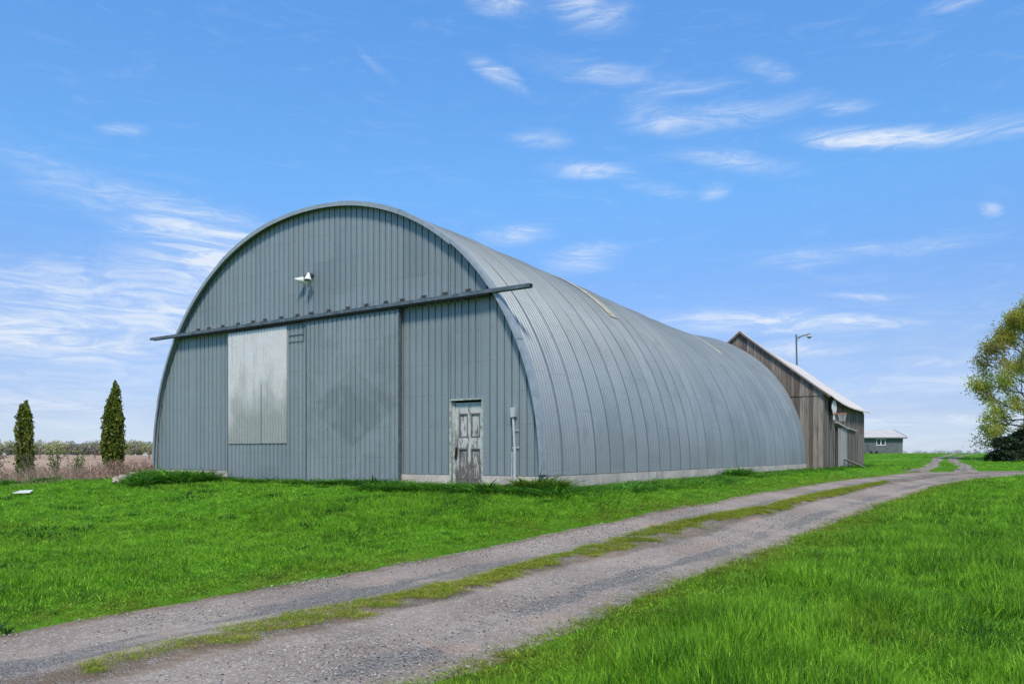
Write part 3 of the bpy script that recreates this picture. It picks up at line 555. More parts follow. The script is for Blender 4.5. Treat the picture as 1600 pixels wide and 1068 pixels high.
# roof shell
ss, rr = [], []; y0 = -.13; nsheet = 32; shj = np.random.default_rng(4).normal(0, .006, nsheet + 2)
yy = y0; k = 0
while yy < BL:
    sh = int(max(0, yy) / .85); fr = (yy / .85) % 1; amp = .025 if yy < 12 else .020
    o = amp * math.sin(2 * PI * yy / (.85 / 7)) + shj[sh] - .010 * (1 - fr)
    if fr < .035 and yy > 0: o -= .022
    ss.append(yy); rr.append(o); yy += .85 / 7 / 6
ss = np.array(ss); rr = np.array(rr); ph = np.linspace(0, PI, 113)
sag = np.interp(ss, [0, 5, 10, 15, 20, 24, 26.5], [0, .06, .2, .33, .40, .24, .05]) + np.random.default_rng(9).normal(0, .012, nsheet + 2)[(np.maximum(ss, 0) / .85).astype(int)]
c = np.cos(ph); cx = np.sign(c) * np.abs(c) ** (2 / EXP); cz = np.abs(np.sin(ph)) ** (2 / EXP)
X3 = (BW / 2 + rr)[:, None] * cx[None]; Z3 = (BH + rr - sag)[:, None] * cz[None] ; Y3 = np.broadcast_to(ss[:, None], X3.shape); Z3 = Z3 - .03 * (cz[None] < 1e-6)
V = np.stack([X3, Y3, Z3], 2).reshape(-1, 3); m_ = len(ph); I = (np.arange(len(ss) - 1)[:, None] * m_ + np.arange(m_ - 1)[None]).ravel()
roofo = npmesh('roof', V, np.stack([I, I + 1, I + 1 + m_, I + m_], 1), M_roof, barn)
# front hoop trim in overlapping lengths
def arc_strip(mb, p0, p1, r_in, r_out, ya, yb, n=14):
    ps = np.linspace(p0, p1, n); b = len(mb.v)
    for p in ps:
        c_, s_ = math.cos(p), math.sin(p); ex, ez = math.copysign(abs(c_) ** (2 / EXP), c_), abs(s_) ** (2 / EXP)
        for r, y in ((r_in, ya), (r_out, ya), (r_out, yb), (r_in, yb)): mb.v.append(((BW / 2 + r) * ex, y, (BH + r) * ez))
    for i in range(n - 1):
        for k in range(4): mb.f.append((b + 4 * i + k, b + 4 * i + (k + 1) % 4, b + 4 * i + 4 + (k + 1) % 4, b + 4 * i + 4 + k)); mb.c.append(0.)
    mb.f += [(b, b + 1, b + 2, b + 3), tuple(b + 4 * (n - 1) + k for k in (3, 2, 1, 0))]; mb.c += [0., 0.]
cuts = [0.0, .42, .86, 1.13, 1.42, 1.75, 2.1, 2.5, 2.85, PI]
for i, (a, b) in enumerate(zip(cuts, cuts[1:])):
    mb = MB(); lift = .012 * (i % 2); arc_strip(mb, a, b + .012, -.075 if .6 < a < 2.2 else -.035, .03 + lift, -.165 - lift * .6, -.135 - lift * .6); arc_strip(mb, a, b + .012, .024 + lift, .036 + lift, -.134 - lift * .6, .05); mb.build('edge_trim', M_trim, barn)
# yellowed skylight sheets
def skylight(s0, s1, p0, p1):
    ps = np.linspace(p0, p1, 24); sg = float(np.interp((s0 + s1) / 2, [0, 5, 10, 15, 20, 24, 26.5], [0, .06, .2, .33, .40, .24, .05])); V = []
    sv_ = np.arange(s0, s1, .02)
    for p in ps:
        c_, s_ = math.cos(p), math.sin(p); ex, ez = math.copysign(abs(c_) ** (2 / EXP), c_), abs(s_) ** (2 / EXP)
        for s in sv_: r = .026 + .012 * math.sin(2 * PI * s / (.85 / 7)); V.append(((BW / 2 + r) * ex, s, (BH + r - sg) * ez))
    n = len(sv_); I = (np.arange(len(ps) - 1)[:, None] * n + np.arange(n - 1)[None]).ravel(); npmesh('skylight', V, np.stack([I, I + n, I + n + 1, I + 1], 1), M_sky1, barn)
skylight(7.05, 7.65, .72, 1.12); skylight(19.3, 19.75, .80, 1.2)
# foundation
mb = MB(); mb.box(-7.43, DX0 - .005, -.035, .3, -1.2, -.047); mb.box(DX1 + .005, 7.46, -.035, .3, -1.2, -.047); mb.box(DX0 - .005, DX1 + .005, .16, .3, -1.2, -.36)
mb.box(7.10, 7.46, .3, BL, -1.2, -.047); mb.box(-7.43, -7.1, .3, BL, -1.2, -.047); mb.build('foundation', M_conc, barn)
# bottom dark lip under the skin
mb = MB(); mb.box(7.386, 7.43, -.1, BL, -.045, -.031); mb.box(-7.40, DX0, -.02, .034, -.045, -.031); mb.box(DX1, 7.385, -.02, .034, -.045, -.031); mb.build('base_flashing', M_dark, barn)
# sliding doors
def sliding(x0, x1, z0, z1, y, mat, label, patch=False):
    m = MB(); ribbed(m, x0 + .03, x1 - .03, z0, z1 - .04, y, .172, .034, .05, 5, .036); m.box(x0 + .032, x1 - .032, y + .062, y + .075, z0 + .05, z1 - .06)
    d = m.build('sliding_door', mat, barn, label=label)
    e = MB(); e.box(x0, x0 + .03, y - .012, y + .08, z0, z1 - .041); e.box(x1 - .03, x1, y - .012, y + .08, z0, z1 - .041); e.box(x0, x1, y - .014, y + .08, z1 - .04, z1); e.build('door_edge', M_dark if not patch else M_track, d)
    return d
dl_ = sliding(-3.59, -.14, -.37, 4.12, -.12, M_doorL, 'left sliding door with bright unpainted metal sheet on its upper part', True)
dr_ = sliding(-.11, 3.29, -.36, 4.13, -.155, M_doorR, 'right sliding door with a large darker diamond stain')
mb = MB(); ribbed(mb, -3.53, -.92, .77, 4.07, -.148, .125, .020, .0, 0, .028); mb.box(-3.53, -.92, -.1215, -.1205, .77, 4.07); mb.build('patch_sheet', M_silver, dl_)
mb = MB(); mb.box(-.86, -.86 + .62, -.139, -.125, 3.78, 3.80); mb.box(-.24, -.225, -.139, -.125, 3.60, 4.05); mb.box(-.86, -.24, -.139, -.125, 3.60, 3.612); mb.build('door_stiffener', M_track, dl_)
# track
mb = MB(); mb.box(-7.45, 7.22, -.255, -.245, 4.182, 4.268); mb.box(-7.45, 7.22, -.245, -.12, 4.258, 4.268); mb.box(-7.45, 7.22, -.13, -.12, 4.18, 4.258); mb.box(-6.1, 6.1, -.12, -.03, 4.20, 4.25)
trk = mb.build('door_track', M_track, barn); MB().box(-6.1, 6.1, -.24, -.131, 4.14, 4.181).build('track_shade_strip', M_black, trk)  # black strip added in place of the shade below the track
for bx_ in (-5.19, -4.65, -3.97, -3.24, -2.54, -2.01, -1.3, -.62, -.06, .63, 1.35, 2.03, 2.72, 3.27, 3.98, 4.65, 5.35, 5.95):
    b_ = MB(); b_.box(bx_ - .07, bx_ + .07, -.035, -.008, 4.276, 4.40); b_.box(bx_ - .06, bx_ + .07, -.17, -.035, 4.277, 4.30); b_.tube([(bx_ + .01, -.075, 4.325), (bx_ + .01, -.03, 4.325)], .03, 8); b_.build('track_bracket', M_bracket, trk)
# small entry door
ed = MB(); ed.box(DX0 + .10, DX1 - .035, .10, .145, -.30, 1.70); edo = ed.build('entry_door', M_peel, barn, label='small weathered four panel door with peeling white paint')
W0, W1 = DX0 + .10, DX1 - .035; cxm = (W0 + W1) / 2
rails = MB()
for a, b, z0, z1 in ((W0, W0 + .11, -.30, 1.70), (W1 - .10, W1, -.30, 1.70), (cxm - .045, cxm + .045, -.14, .60), (cxm - .045, cxm + .045, .86, 1.44)): rails.box(a, b, .072, .099, z0, z1)
for z0, z1 in ((-.30, -.14), (.60, .86), (1.44, 1.70)): rails.box(W0 + .11, W1 - .10, .073, .099, z0, z1)
rails.build('door_rail', M_peel, edo)
mo = MB()
for a, b in ((W0 + .11, cxm - .045), (cxm + .045, W1 - .10)):
    for z0, z1 in ((-.14, .60), (.86, 1.44)):
        t = .028; mo.box(a, a + t, .066, .098, z0, z1); mo.box(b - t, b, .066, .098, z0, z1); mo.box(a + t, b - t, .066, .098, z1 - t, z1); mo.box(a + t, b - t, .066, .098, z0, z0 + t)
mo.build('panel_moulding', M_moulding, edo)
la = MB(); la.box(W0 + .01, W0 + .06, .045, .071, .45, .62); la.tube([(W0 + .035, .07, .58), (W0 + .035, .02, .55), (W0 + .035, .02, .44), (W0 + .035, .06, .40)], .014, 8); la.box(W0 + .0, W0 + .07, .025, .05, .36, .43); la.build('door_latch', M_black, edo)
fr_ = MB(); fr_.box(DX0, DX0 + .028, -.035, .14, -.33, DZ1); fr_.box(DX1 - .022, DX1, -.035, .14, -.33, DZ1); fr_.box(DX0 + .028, DX1 - .022, -.035, .14, DZ1 - .028, DZ1); fr_.box(DX0 + .029, W0 - .003, .05, .135, -.33, 1.72); fr_.box(DX0 - .05, DX1 + .02, .0, .158, -.42, -.331)
fro = fr_.build('door_frame', M_framewood, barn)
jb = MB(); jb.box(DX0 + .0285, DX0 + .034, .0, .049, -.32, 1.72); jb.build('inner_jamb', M_peel, fro)
# flood light on the gable
fl_ = MB(); fl_.tube([(-.02, -.01, 5.42), (-.02, -.10, 5.42)], .055, 12); fl_.tube([(-.02, -.08, 5.42), (-.02, -.16, 5.46), (.04, -.20, 5.36)], .016, 8); fl_.tube([(-.02, -.10, 5.43), (-.12, -.17, 5.42), (-.17, -.20, 5.35)], .016, 8)
flo = fl_.build('flood_light', M_dark, barn)
def shade(p0, p1, r):
    m = MB(); v0, v1 = Vector(p0), Vector(p1); m.tube([v0, v0.lerp(v1, .12), v1], [.028, .034, r], 20, False); m.tube([v1, v1.lerp(v0, .02), v0.lerp(v1, .3)], [r, r - .006, .02], 20, False); m.tube([v0 - (v1 - v0) * .02, v0], [.01, .028], 20); o = m.build('lamp_shade', M_white, flo, smooth=True)
    g = MB(); c0 = v0.lerp(v1, .86); g.cone(c0, v0.lerp(v1, .4), r * .8, .03, 16); g.build('lamp_bulb', M_dark, flo)
shade((-.40, -.30, 5.30), (-.23, -.13, 5.28), .105); shade((.03, -.19, 5.44), (.05, -.24, 5.22), .11)
# conduit by the entry door
cd = empty('electric_conduit', (0, 0, 0)); cd.parent = barn
m = MB(); m.prism([(6.62, -.13, 1.52), (6.745, -.13, 1.53), (6.735, -.13, 1.31), (6.63, -.13, 1.30)], (0, .11, 0)); m.build('junction_box', M_pvc, cd)
m = MB(); m.tube([(6.665, -.075, 1.30), (6.68, -.075, .95), (6.70, -.075, .63)], .028, 12); m.tube([(6.70, -.075, .63), (6.70, -.075, .55)], .040, 12); m.tube([(6.705, -.075, .55), (6.70, -.075, -.45)], .034, 12); m.tube([(6.635, -.075, .52), (6.62, -.075, -.45)], .013, 8); m.box(6.61, 6.80, -.036, -.0285, .60, .63); m.box(6.61, 6.80, -.036, -.0285, 1.0, 1.02); m.build('pipe', M_pvc, cd)

# ------------------------------------------------------------------ wooden barn
PX, PY = 15.276, 39.281
wb = empty('wooden_barn', (PX, PY, 0), -TH, label='old weathered board barn with sagging pale tin roof behind the arched barn', cat='barn')
XR, XL, YB = .86, -7.7, 12.66
def ridge_z(y): return float(np.interp(y, [0, 3, 6, 9.5, 12.7, 14], [8.26, 8.02, 7.83, 7.74, 7.70, 7.70]))
def eave_z(y): return float(np.interp(y, [-.5, 1, 3, 5, 7.3, 10, 13], [4.60, 4.46, 4.33, 4.25, 4.22, 4.23, 4.26]))
XO = XR + .36; RX = -3.42
def roof_z(x, y):
    t = (x - RX) / (XO - RX) if x > RX else (RX - x) / (RX - (XL - .36)); return ridge_z(y) + (eave_z(y) - ridge_z(y)) * t + .10 * math.sin(PI * min(1, max(0, t))) * (0 if t < .0 else -.6)
mb = MB(); R = random.Random(3); x = XL
while x < XR - .01:
    w_ = R.uniform(.14, .26); x1 = min(XR, x + w_); o = R.uniform(-.012, .008); to = R.uniform(.05, 1)
    if R.random() < .12: to = R.uniform(.9, 1)
    g = .006; zt = lambda q: roof_z(q, .0) - .10
    for (za, zb_, yo) in ((.62 + R.uniform(-.05, .08), 4.63, 0.), (4.585, None, -.035)):
        pts = [(x + g, o + yo, za), (x1 - g, o + yo, za), (x1 - g, o + yo, zb_ if zb_ else zt(x1)), (x + g, o + yo, zb_ if zb_ else zt(x))]
        if zb_ is None and zt(x1) < za + .02: continue
        mb.prism(pts, (0, .024, 0), to)
    x = x1
mb.build('gable_wall', M_wood, wb)
mb = MB(); y = -.01; DA, DBB = 2.9, 7.9
while y < YB - .01:
    w_ = R.uniform(.16, .30); y1 = min(YB, y + w_); o = R.uniform(-.012, .012); to = R.uniform(0, .9); g = .007; top_ = lambda q: roof_z(XR, q) - .09
    lo = 3.1 if (3.0 < (y + y1) / 2 < 3.45) else .62 + R.uniform(-.06, .1)
    mb.prism([(XR + o, y + g, lo), (XR + o, y1 - g, lo), (XR + o, y1 - g, top_(y1)), (XR + o, y + g, top_(y))], (-.024, 0, 0), to); y = y1
mb.box(XR + .0165, XR + .035, 10.3, YB, .6, 2.83, .6); mb.box(XR + .0165, XR + .04, 8.85, 9.02, .6, 4.1, .85); mb.box(XR + .0165, XR + .045, YB - .12, YB + .02, .6, 4.2, .7)
mb.build('side_wall', M_wood, wb)
mb = MB(); mb.prism([(XL, 0, .5), (XR - .04, 0, .5), (XR - .04, 0, 4.3), (RX, 0, 7.9), (XL, 0, 4.3)], (0, .05, 0)); mb.v = [(a, b + .035, c) for a, b, c in mb.v]; mb.box(XR - .06, XR - .045, .1, YB, .5, 4.1); mb.box(XL, XR - .05, YB - .05, YB, .5, 4.2); mb.prism([(XL, YB - .05, 4.2), (XR - .05, YB - .05, 4.2), (RX, YB - .05, 7.4)], (0, .05, 0)); mb.box(XL, XL + .05, .1, YB, .5, 4.1)
mb.build('wall_lining', M_inside, wb)
# roof
def slope(name, xa, xb, th=.03):
    nxs, nys = 60, 34; V = []
    xs = np.linspace(xa, xb, 9); ys = np.linspace(-.22, YB + .35, 260)
    for y in ys:
        for x in xs: V.append((x, y, roof_z(x, y) + .012 * math.sin(y * 2 * PI / .16)))
    n = len(xs); m2 = len(ys); top_n = len(V); V += [(a, b, c - th) for a, b, c in V]; F_ = []
    for j in range(m2 - 1):
        for i in range(n - 1): q = j * n + i; F_.append((q, q + 1, q + 1 + n, q + n)); F_.append((top_n + q + n, top_n + q + 1 + n, top_n + q + 1, top_n + q))
        for i in (0, n - 1): q = j * n + i; F_.append((q, q + n, top_n + q + n, top_n + q))
    for j in (0, m2 - 1):
        for i in range(n - 1): q = j * n + i; F_.append((q, q + 1, top_n + q + 1, top_n + q))
    return npmesh(name, V, F_, M_tin, wb)
slope('roof', RX, XO); slope('roof', XL - .36, RX)
mb = MB()
for xa, xb in ((RX, XO - .05), (RX, XL - .3)):
    mb.prism([(xa, -.20, roof_z(xa, -.2) - .034), (xb, -.20, roof_z(xb, -.2) - .034), (xb, -.20, roof_z(xb, -.2) - .16), (xa, -.20, roof_z(xa, -.2) - .17)], (0, .03, 0), .3)
mb.build('rake_board', M_wood, wb)
ba = MB(); y = 3.45
while y < 5.9: y1 = y + R.uniform(.22, .34); ba.prism([(XR + .05, y + .004, .70), (XR + .05, y1 - .004, .70), (XR + .05, y1 - .004, 3.02), (XR + .05, y + .004, 3.05)], (.025, 0, 0), R.uniform(.2, 1)); y = y1
ba.build('barn_door', M_wood_pale, wb, label='pale grey board sliding door')
bb = MB(); y = 6.35
while y < 9.0: y1 = y + R.uniform(.25, .36); bb.prism([(XR + .02, y + .008, .72), (XR + .02, y1 - .008, .72), (XR + .02, y1 - .008, 2.95), (XR + .02, y + .008, 2.97)], (.022, 0, 0), R.uniform(0, .6)); y = y1
bb.build('barn_door', M_wood, wb, label='dark board sliding door standing behind the pale one')
mb = MB(); mb.prism([(XR + .04, 2.6, 3.26), (XR + .04, 6.2, 3.00), (XR + .04, 6.2, 3.10), (XR + .04, 2.6, 3.36)], (.13, 0, 0), .9); mb.prism([(XR + .04, 6.3, 3.05), (XR + .04, 9.3, 2.95), (XR + .04, 9.3, 3.05), (XR + .04, 6.3, 3.15)], (.10, 0, 0), .3); mb.build('door_rail', M_wood_pale, wb)
def wloc(x, y, z=0): return (PX + x * CT + y * ST, PY - x * ST + y * CT, z)
# basketball hoop
M_rim = plain('orange_rim_paint', (.55, .10, .05), .5, .2, .15, 8, 0); M_net = plain('grey_net_cord', (.55, .52, .47), .9, 0, .1, 9, 0); M_bb = plain('faded_white_backboard', (.70, .66, .64), .6, 0, .15, 2, 0)
hp = wloc(XR, 1.45, 3.72); hoop = empty('basketball_hoop', hp, -TH, label='white fan shaped basketball backboard with orange rim and net on the weathered barn wall', cat='basketball hoop')
pts = [(.20, .62 * math.cos(t) * (1.0 if math.sin(t) > -.2 else .85), .26 + (.46 if math.sin(t) > 0 else .36) * math.sin(t)) for t in np.linspace(0, 2 * PI, 36, endpoint=False)]
MB().prism(pts, (.03, 0, 0)).build('backboard', M_bb, hoop)
MB().box(.20, .225, -.22, .22, -.34, -.12).build('lower_panel', M_bb, hoop)
m = MB()
m.box(.03, .198, -.03, .03, -.05, .45); m.build('mounting_bracket', M_dark, hoop)
m = MB(); m.box(.232, .25, -.1, .1, -.09, .07); m.tube([(.249, 0, 0), (.39, 0, 0)], .02, 8); m.build('rim_neck', M_rim, hoop)
cr_ = (.23 + .38, 0, 0); m = MB(); m.tube([(cr_[0] + .23 * math.cos(t), .23 * math.sin(t), 0) for t in np.linspace(0, 2 * PI, 33)], .013, 8, False); m.build('rim', M_rim, hoop)
m = MB()
for k in range(12):
    for sg in (1, -1):
        m.tube([(cr_[0] + r * math.cos(a), r * math.sin(a), z_) for r, a, z_ in [((.23 - .10 * q ** .7), (k + sg * q * 1.5) * PI / 6, -.42 * q) for q in np.linspace(0, 1, 7)]], .005, 4, False)
m.build('net', M_net, hoop)
# plank leaning at the door
a = wloc(XR + .85, 7.2, .78); b = wloc(XR + .12, 5.0, 1.28); lp = MB(); a_, b_ = Vector(a), Vector(b); o3 = empty('leaning_plank', a, 0, label='short pale plank leaning against the foot of the board door', cat='plank')
d_ = b_ - a_; sdv = Vector((d_.y, -d_.x, 0)).normalized() * .1
lp.prism([tuple(-sdv), tuple(sdv), tuple(d_ + sdv), tuple(d_ - sdv)], (0, 0, .035), .8).build('board', M_wood_pale, o3)

# ------------------------------------------------------------------ yard lamp behind the barn
pxl = (1245 - 800) / F_PX * 62; yl = empty('yard_lamp', (pxl, 62, tz(pxl, 62)), 0, label='tall thin grey yard lamp with a side arm rising behind the wooden barn', cat='lamp post'); z0 = tz(pxl, 62)
top_z = 1.6 + (HOR - 522) / F_PX * 62 - z0
MB().tube([(.12, 0, 0), (.04, 0, top_z * .6), (-.05, 0, top_z)], [.11, .075, .06], 10).build('pole', M_track, yl)
m = MB(); m.tube([(-.05, 0, top_z - .32), (.45, 0, top_z - .12), (1.10, 0, top_z + .05)], .055, 8); m.tube([(-.05, 0, top_z - .6), (.3, 0, top_z - .2)], .03, 6); m.build('arm', M_dark, yl)
m = MB(); m.tube([(1.02, 0, top_z - .02), (1.02, 0, top_z - .10)], .10, 12); m.tube([(1.02, 0, top_z - .10), (1.02, 0, top_z - .20)], [.16, .26], 16); m.tube([(1.02, 0, top_z - .20), (1.02, 0, top_z - .34)], [.2, .1], 12); m.build('lamp_head', M_pvc, yl)

# ------------------------------------------------------------------ grey shed
M_side = MT('grey_green_siding', .75); v = M_side.vec(); sp_ = M_side.sep(v); ln_ = M_side.math('FRACT', M_side.math('DIVIDE', sp_[2], .22)); M_side.color(M_side.mix(M_side.rng(M_side.noise(v, 1.5, 4), .3, .7), (.105, .117, .12), (.14, .155, .158))); M_side.bump(ln_, .8, .03); M_side = M_side.m
gz = tz(50, 108.5); shed = empty('grey_shed', (50, 108.5, gz - .05), 0, label='low dark grey shed with white roof and one small window beyond the wooden barn', cat='shed')
MB().box(-5, 5.95, 0, 7, 0, 2.45).build('wall', M_side, shed)
mb = MB(); mb.prism([(-5.3, -.45, 2.32), (-5.3, -.45, 2.42), (-5.3, 3.5, 3.62), (-5.3, 7.45, 2.42), (-5.3, 7.45, 2.32), (-5.3, 3.5, 3.5)], (11.6, 0, 0)); mb.build('roof', plain('white_shed_roof', (.58, .54, .50), .5, .2, .1, 1, 0), shed)
mb = MB(); mb.prism([(5.95, -.0, 2.451), (5.95, 3.5, 3.49), (5.95, 7, 2.451)], (-.1, 0, 0)); mb.prism([(6.31, -.47, 2.2), (6.31, -.47, 2.46), (6.31, 3.5, 3.66), (6.31, 7.47, 2.46), (6.31, 7.47, 2.2), (6.31, 3.5, 3.42)], (.04, 0, 0)); mb.box(-5.3, 6.3, -.47, -.455, 2.2, 2.36); mb.build('fascia', M_dark, shed)
wf = MB(); wx0, wx1, wz0, wz1 = 2.15, 3.45, 1.22, 2.18
wf.box(wx0, wx1, -.06, -.003, wz0, wz0 + .1); wf.box(wx0, wx1, -.06, -.003, wz1 - .1, wz1); wf.box(wx0, wx0 + .1, -.06, -.003, wz0 + .1, wz1 - .1); wf.box(wx1 - .1, wx1, -.06, -.003, wz0 + .1, wz1 - .1); wf.box((wx0 + wx1) / 2 - .07, (wx0 + wx1) / 2 + .07, -.06, -.003, wz0 + .1, wz1 - .1)
win = MB().box(wx0 + .1, wx1 - .1, -.02, -.002, wz0 + .1, wz1 - .1).build('window', plain('dark_glass', (.015, .02, .025), .08, 0, .1, 2, 0), shed); wf.build('window_frame', M_white, win)
MB().box(5.93, 5.99, -.03, .06, .0, 2.3).build('corner_trim', M_white, shed)
wgx = 46.3 + 4.9; cart = empty('hand_cart', (wgx, 107.6, tz(wgx, 107.6)), 0, label='dark metal hand cart parked against the grey shed wall', cat='cart')
m = MB(); m.prism([(-.6, -.3, .35), (.6, -.3, .5), (.6, -.3, .6), (-.45, -.3, .5)], (0, .6, 0)); m.build('tray', M_dark, cart)
m = MB(); m.tube([(-.5, -.2, .45), (-.75, -.2, 1.25)], .05, 6); m.tube([(-.5, .2, .45), (-.75, .2, 1.25)], .05, 6); m.tube([(-.75, -.2, 1.25), (-.75, .2, 1.25)], .05, 6); m.build('handle', M_dark, cart)
for dx_ in (-.35, .4): MB().tube([(dx_, -.36, .2), (dx_, -.28, .2)], .2, 14).build('wheel', M_black, cart)

# ------------------------------------------------------------------ foliage tools
def leaf_mat(name, cols, tl=.3, rough=.6):
    m = MT(name, rough, 0, .25); t = m.attr('tone'); c = m.mix(m.rng(t, 0, .5, 0, 1, False), cols[0], cols[1]); c = m.mix(m.rng(t, .5, 1, 0, 1, False), c, cols[2]); m.color(c); m.translucent(c, tl); return m.m
def leaves(P, size, r, flat=.0, asp=1.6, tone=None, droop=None):
    n = len(P); a = r.normal(size=(n, 3)); a[:, 2] *= 1 - flat; a /= np.linalg.norm(a, axis=1)[:, None]
    if droop is not None: a = a * .6 + np.array(droop); a /= np.linalg.norm(a, axis=1)[:, None]
    b = np.cross(a, r.normal(size=(n, 3))); b /= np.linalg.norm(b, axis=1)[:, None] + 1e-9
    s = size * r.uniform(.6, 1.4, n)[:, None]; u = a * s * asp / 2; v = b * s / 2
    V = np.stack([P - u, P + v * .9 - u * .1, P + u, P - v * .9 - u * .1], 1).reshape(-1, 3); return V, np.arange(4 * n).reshape(-1, 4), (tone if tone is not None else r.random(n))
M_bark = plain('grey_brown_bark', (.16, .125, .10), .9, 0, .4, 6, .6)
M_twig = plain('purple_brown_twigs', (.17, .11, .095), .9, 0, .3, 6, 0)

# cedars
M_cedar = leaf_mat('cedar_foliage', [(.05, .075, .010), (.10, .135, .014), (.21, .24, .03)])
def cedar(x, y, H, rad, nst, seed, dens, label, hollow):
    r = np.random.default_rng(seed); z0 = tz(x, y); root = empty('cedar_tree', (x, y, z0), 0, label=label, cat='tree', group='slim cedars at the edge of the brown field')
    tr = MB(); P = []; T = []
    for k in range(nst):
        a = 2 * PI * k / nst + .5; bx_, by_ = .12 * math.cos(a), .12 * math.sin(a); R_ = 0.02 if k == 0 else rad * .52; tx, ty = R_ * math.cos(a), R_ * math.sin(a); hh = H * r.uniform(*((.90, .97) if hollow else (.72, .92))) if k else H
        pts = [(bx_, by_, -.1), (tx * .8, ty * .8, hh * .3), (tx, ty, hh * .6), (tx * (.75 if hollow else .6), ty * (.75 if hollow else .6), hh * .97)]; tr.tube(pts, [.06, .045, .03, .008], 7)
        pa = np.array(pts)
        n = int(dens * hh / nst); t = r.random(n); t = t ** .95; zz = t * hh; cxp = np.interp(zz, pa[:, 2], pa[:, 0]); cyp = np.interp(zz, pa[:, 2], pa[:, 1])
        lr = rad * .52 * np.interp(t, [0, .1, .35, .75, .93, 1], [.5, .8, 1, .85, .5, .25 if hollow else .05]); an = r.uniform(0, 2 * PI, n); lump = .5 + .85 * vnoise(an * 2 + k * 7, zz * 3, .7, seed); q = np.sqrt(r.random(n)) * lr * lump
        p = np.stack([cxp + q * np.cos(an), cyp + q * np.sin(an), zz + .05], 1)
        g = vnoise(an * 1.3 + 9 * k, zz, .22, seed + 3); keep = g > (.30 if not hollow else np.interp(t, [0, .3, .5, 1], [.3, .35, .52, .42])); p = p[keep]
        P.append(p); T.append(np.clip(.15 + .5 * g[keep] + r.normal(0, .16, len(p)) + .15 * (q / (lr + .01))[keep], 0, 1))
    P = np.concatenate(P); T = np.concatenate(T); V, F_, T2 = leaves(P, .055, r, 0, 1.9, T, droop=(0, 0, .7))
    tr.build('trunk', M_bark, root); npmesh('crown', V, F_, M_cedar, root, tone=T2)
cedar(-14.15, 27.0, 3.46, .50, 5, 5, 6400, 'taller full slim cedar standing beside the dry brambles nearest the barn', False)
cedar(-18.6, 29.0, 3.15, .44, 5, 8, 4300, 'shorter sparse slim cedar with see-through gaps and blunt top at the far left', True)

# bramble / dry stalks
def stalks(name, cx, cy, sx, sy, n, h0, h1, lean, mat, seed, label, cat, wd=.010):
    r = np.random.default_rng(seed); V = []; F_ = []; T = []
    for _ in range(n):
        x = r.uniform(-sx, sx); y = r.uniform(-sy, sy); h = r.uniform(h0, h1) * (1 - .45 * (abs(x) / sx) ** 3); a = r.uniform(0, 2 * PI); ln = lean * h * r.uniform(.1, 1.2); zz = tz(cx + x, cy + y); t = r.random(); n0 = len(V); f = r.uniform(0, PI); px, py = math.cos(f) * wd / 2, math.sin(f) * wd / 2
        for i in range(6):
            k = i / 5; hz = h * (k - .35 * lean * k ** 2.2); o = ln * k ** 1.7; jx, jy = r.normal(0, .012, 2); V += [(cx + x + math.cos(a) * o - px + jx, cy + y + math.sin(a) * o - py + jy, zz + hz), (cx + x + math.cos(a) * o + px + jx, cy + y + math.sin(a) * o + py + jy, zz + hz)]
            if i: F_.append((n0 + 2 * i - 2, n0 + 2 * i - 1, n0 + 2 * i + 1, n0 + 2 * i)); T.append(t)
    return npmesh(name, V, F_, mat, tone=T, kind='stuff', label=label, cat=cat)
M_dry = leaf_mat('dry_straw', [(.20, .13, .10), (.37, .28, .20), (.55, .46, .34)], .2)
M_bram = leaf_mat('bramble_canes', [(.17, .095, .07), (.31, .20, .15), (.50, .38, .29)], .1)
stalks('bramble_canes', -12.9, 25.9, 1.9, .8, 1700, .35, 1.0, .8, M_bram, 3, 'reddish brown dry bramble thicket around the foot of the taller cedar', 'brambles')
stalks('dry_stalks', -16.3, 27.3, 2.2, 1.0, 1900, .35, .95, .6, M_dry, 4, 'pale tan dry grass stalks between the two cedars', 'dry grass')
stalks('dry_litter', -13.6, 24.9, 2.8, .35, 1500, .08, .3, 1.2, M_dry, 5, 'low pale dry grass litter along the lawn edge below the brambles', 'dry grass')
stalks('dry_stalks', -20.6, 28.6, 2.6, 1.0, 1200, .3, .8, .7, M_dry, 6, 'pale tan dry grass stalks at the left edge, outside the sparse cedar', 'dry grass')
M_shrub = leaf_mat('young_shrub_leaves', [(.06, .12, .02), (.12, .19, .035), (.25, .30, .07)], .35)
M_shrubg = leaf_mat('grey_green_shrub_leaves', [(.055, .08, .03), (.12, .14, .05), (.22, .23, .10)], .3)
def shrub(x, y, H, R_, n, seed, mat, label, group, size=.05, name='shrub'):
    r = np.random.default_rng(seed); root = empty(name, (x, y, tz(x, y)), 0, label=label, cat='shrub', group=group); st = MB(); P = []
    for k in range(9):
        a = r.uniform(0, 2 * PI); q = R_ * r.uniform(.3, 1); hh = H * r.uniform(.6, 1.0); e = (q * math.cos(a), q * math.sin(a), hh); mid = (e[0] * .4, e[1] * .4, hh * .55); st.tube([(0, 0, -.05), mid, e], [.02, .012, .004], 5)
        for m in range(n // 9): t = r.uniform(.25, 1.05); P.append([e[0] * t ** 1.3 + r.normal(0, R_ * .16), e[1] * t ** 1.3 + r.normal(0, R_ * .16), hh * t + r.normal(0, H * .07)])
    st.build('stem', M_twig, root); V, F_, T = leaves(np.array(P), size, r, .3, 1.6); npmesh('foliage', V, F_, mat, root, tone=T)
G1 = 'young shrubs in the hedge row between the lawn and the brown field'
shrub(-18.9, 27.6, 1.35, .85, 1500, 1, M_shrubg, 'grey green bushy shrub at the left edge beside the sparse cedar', G1, .06)
shrub(-16.5, 27.4, 1.35, .38, 420, 2, M_shrub, 'upright young green shrub just right of the sparse cedar', G1)
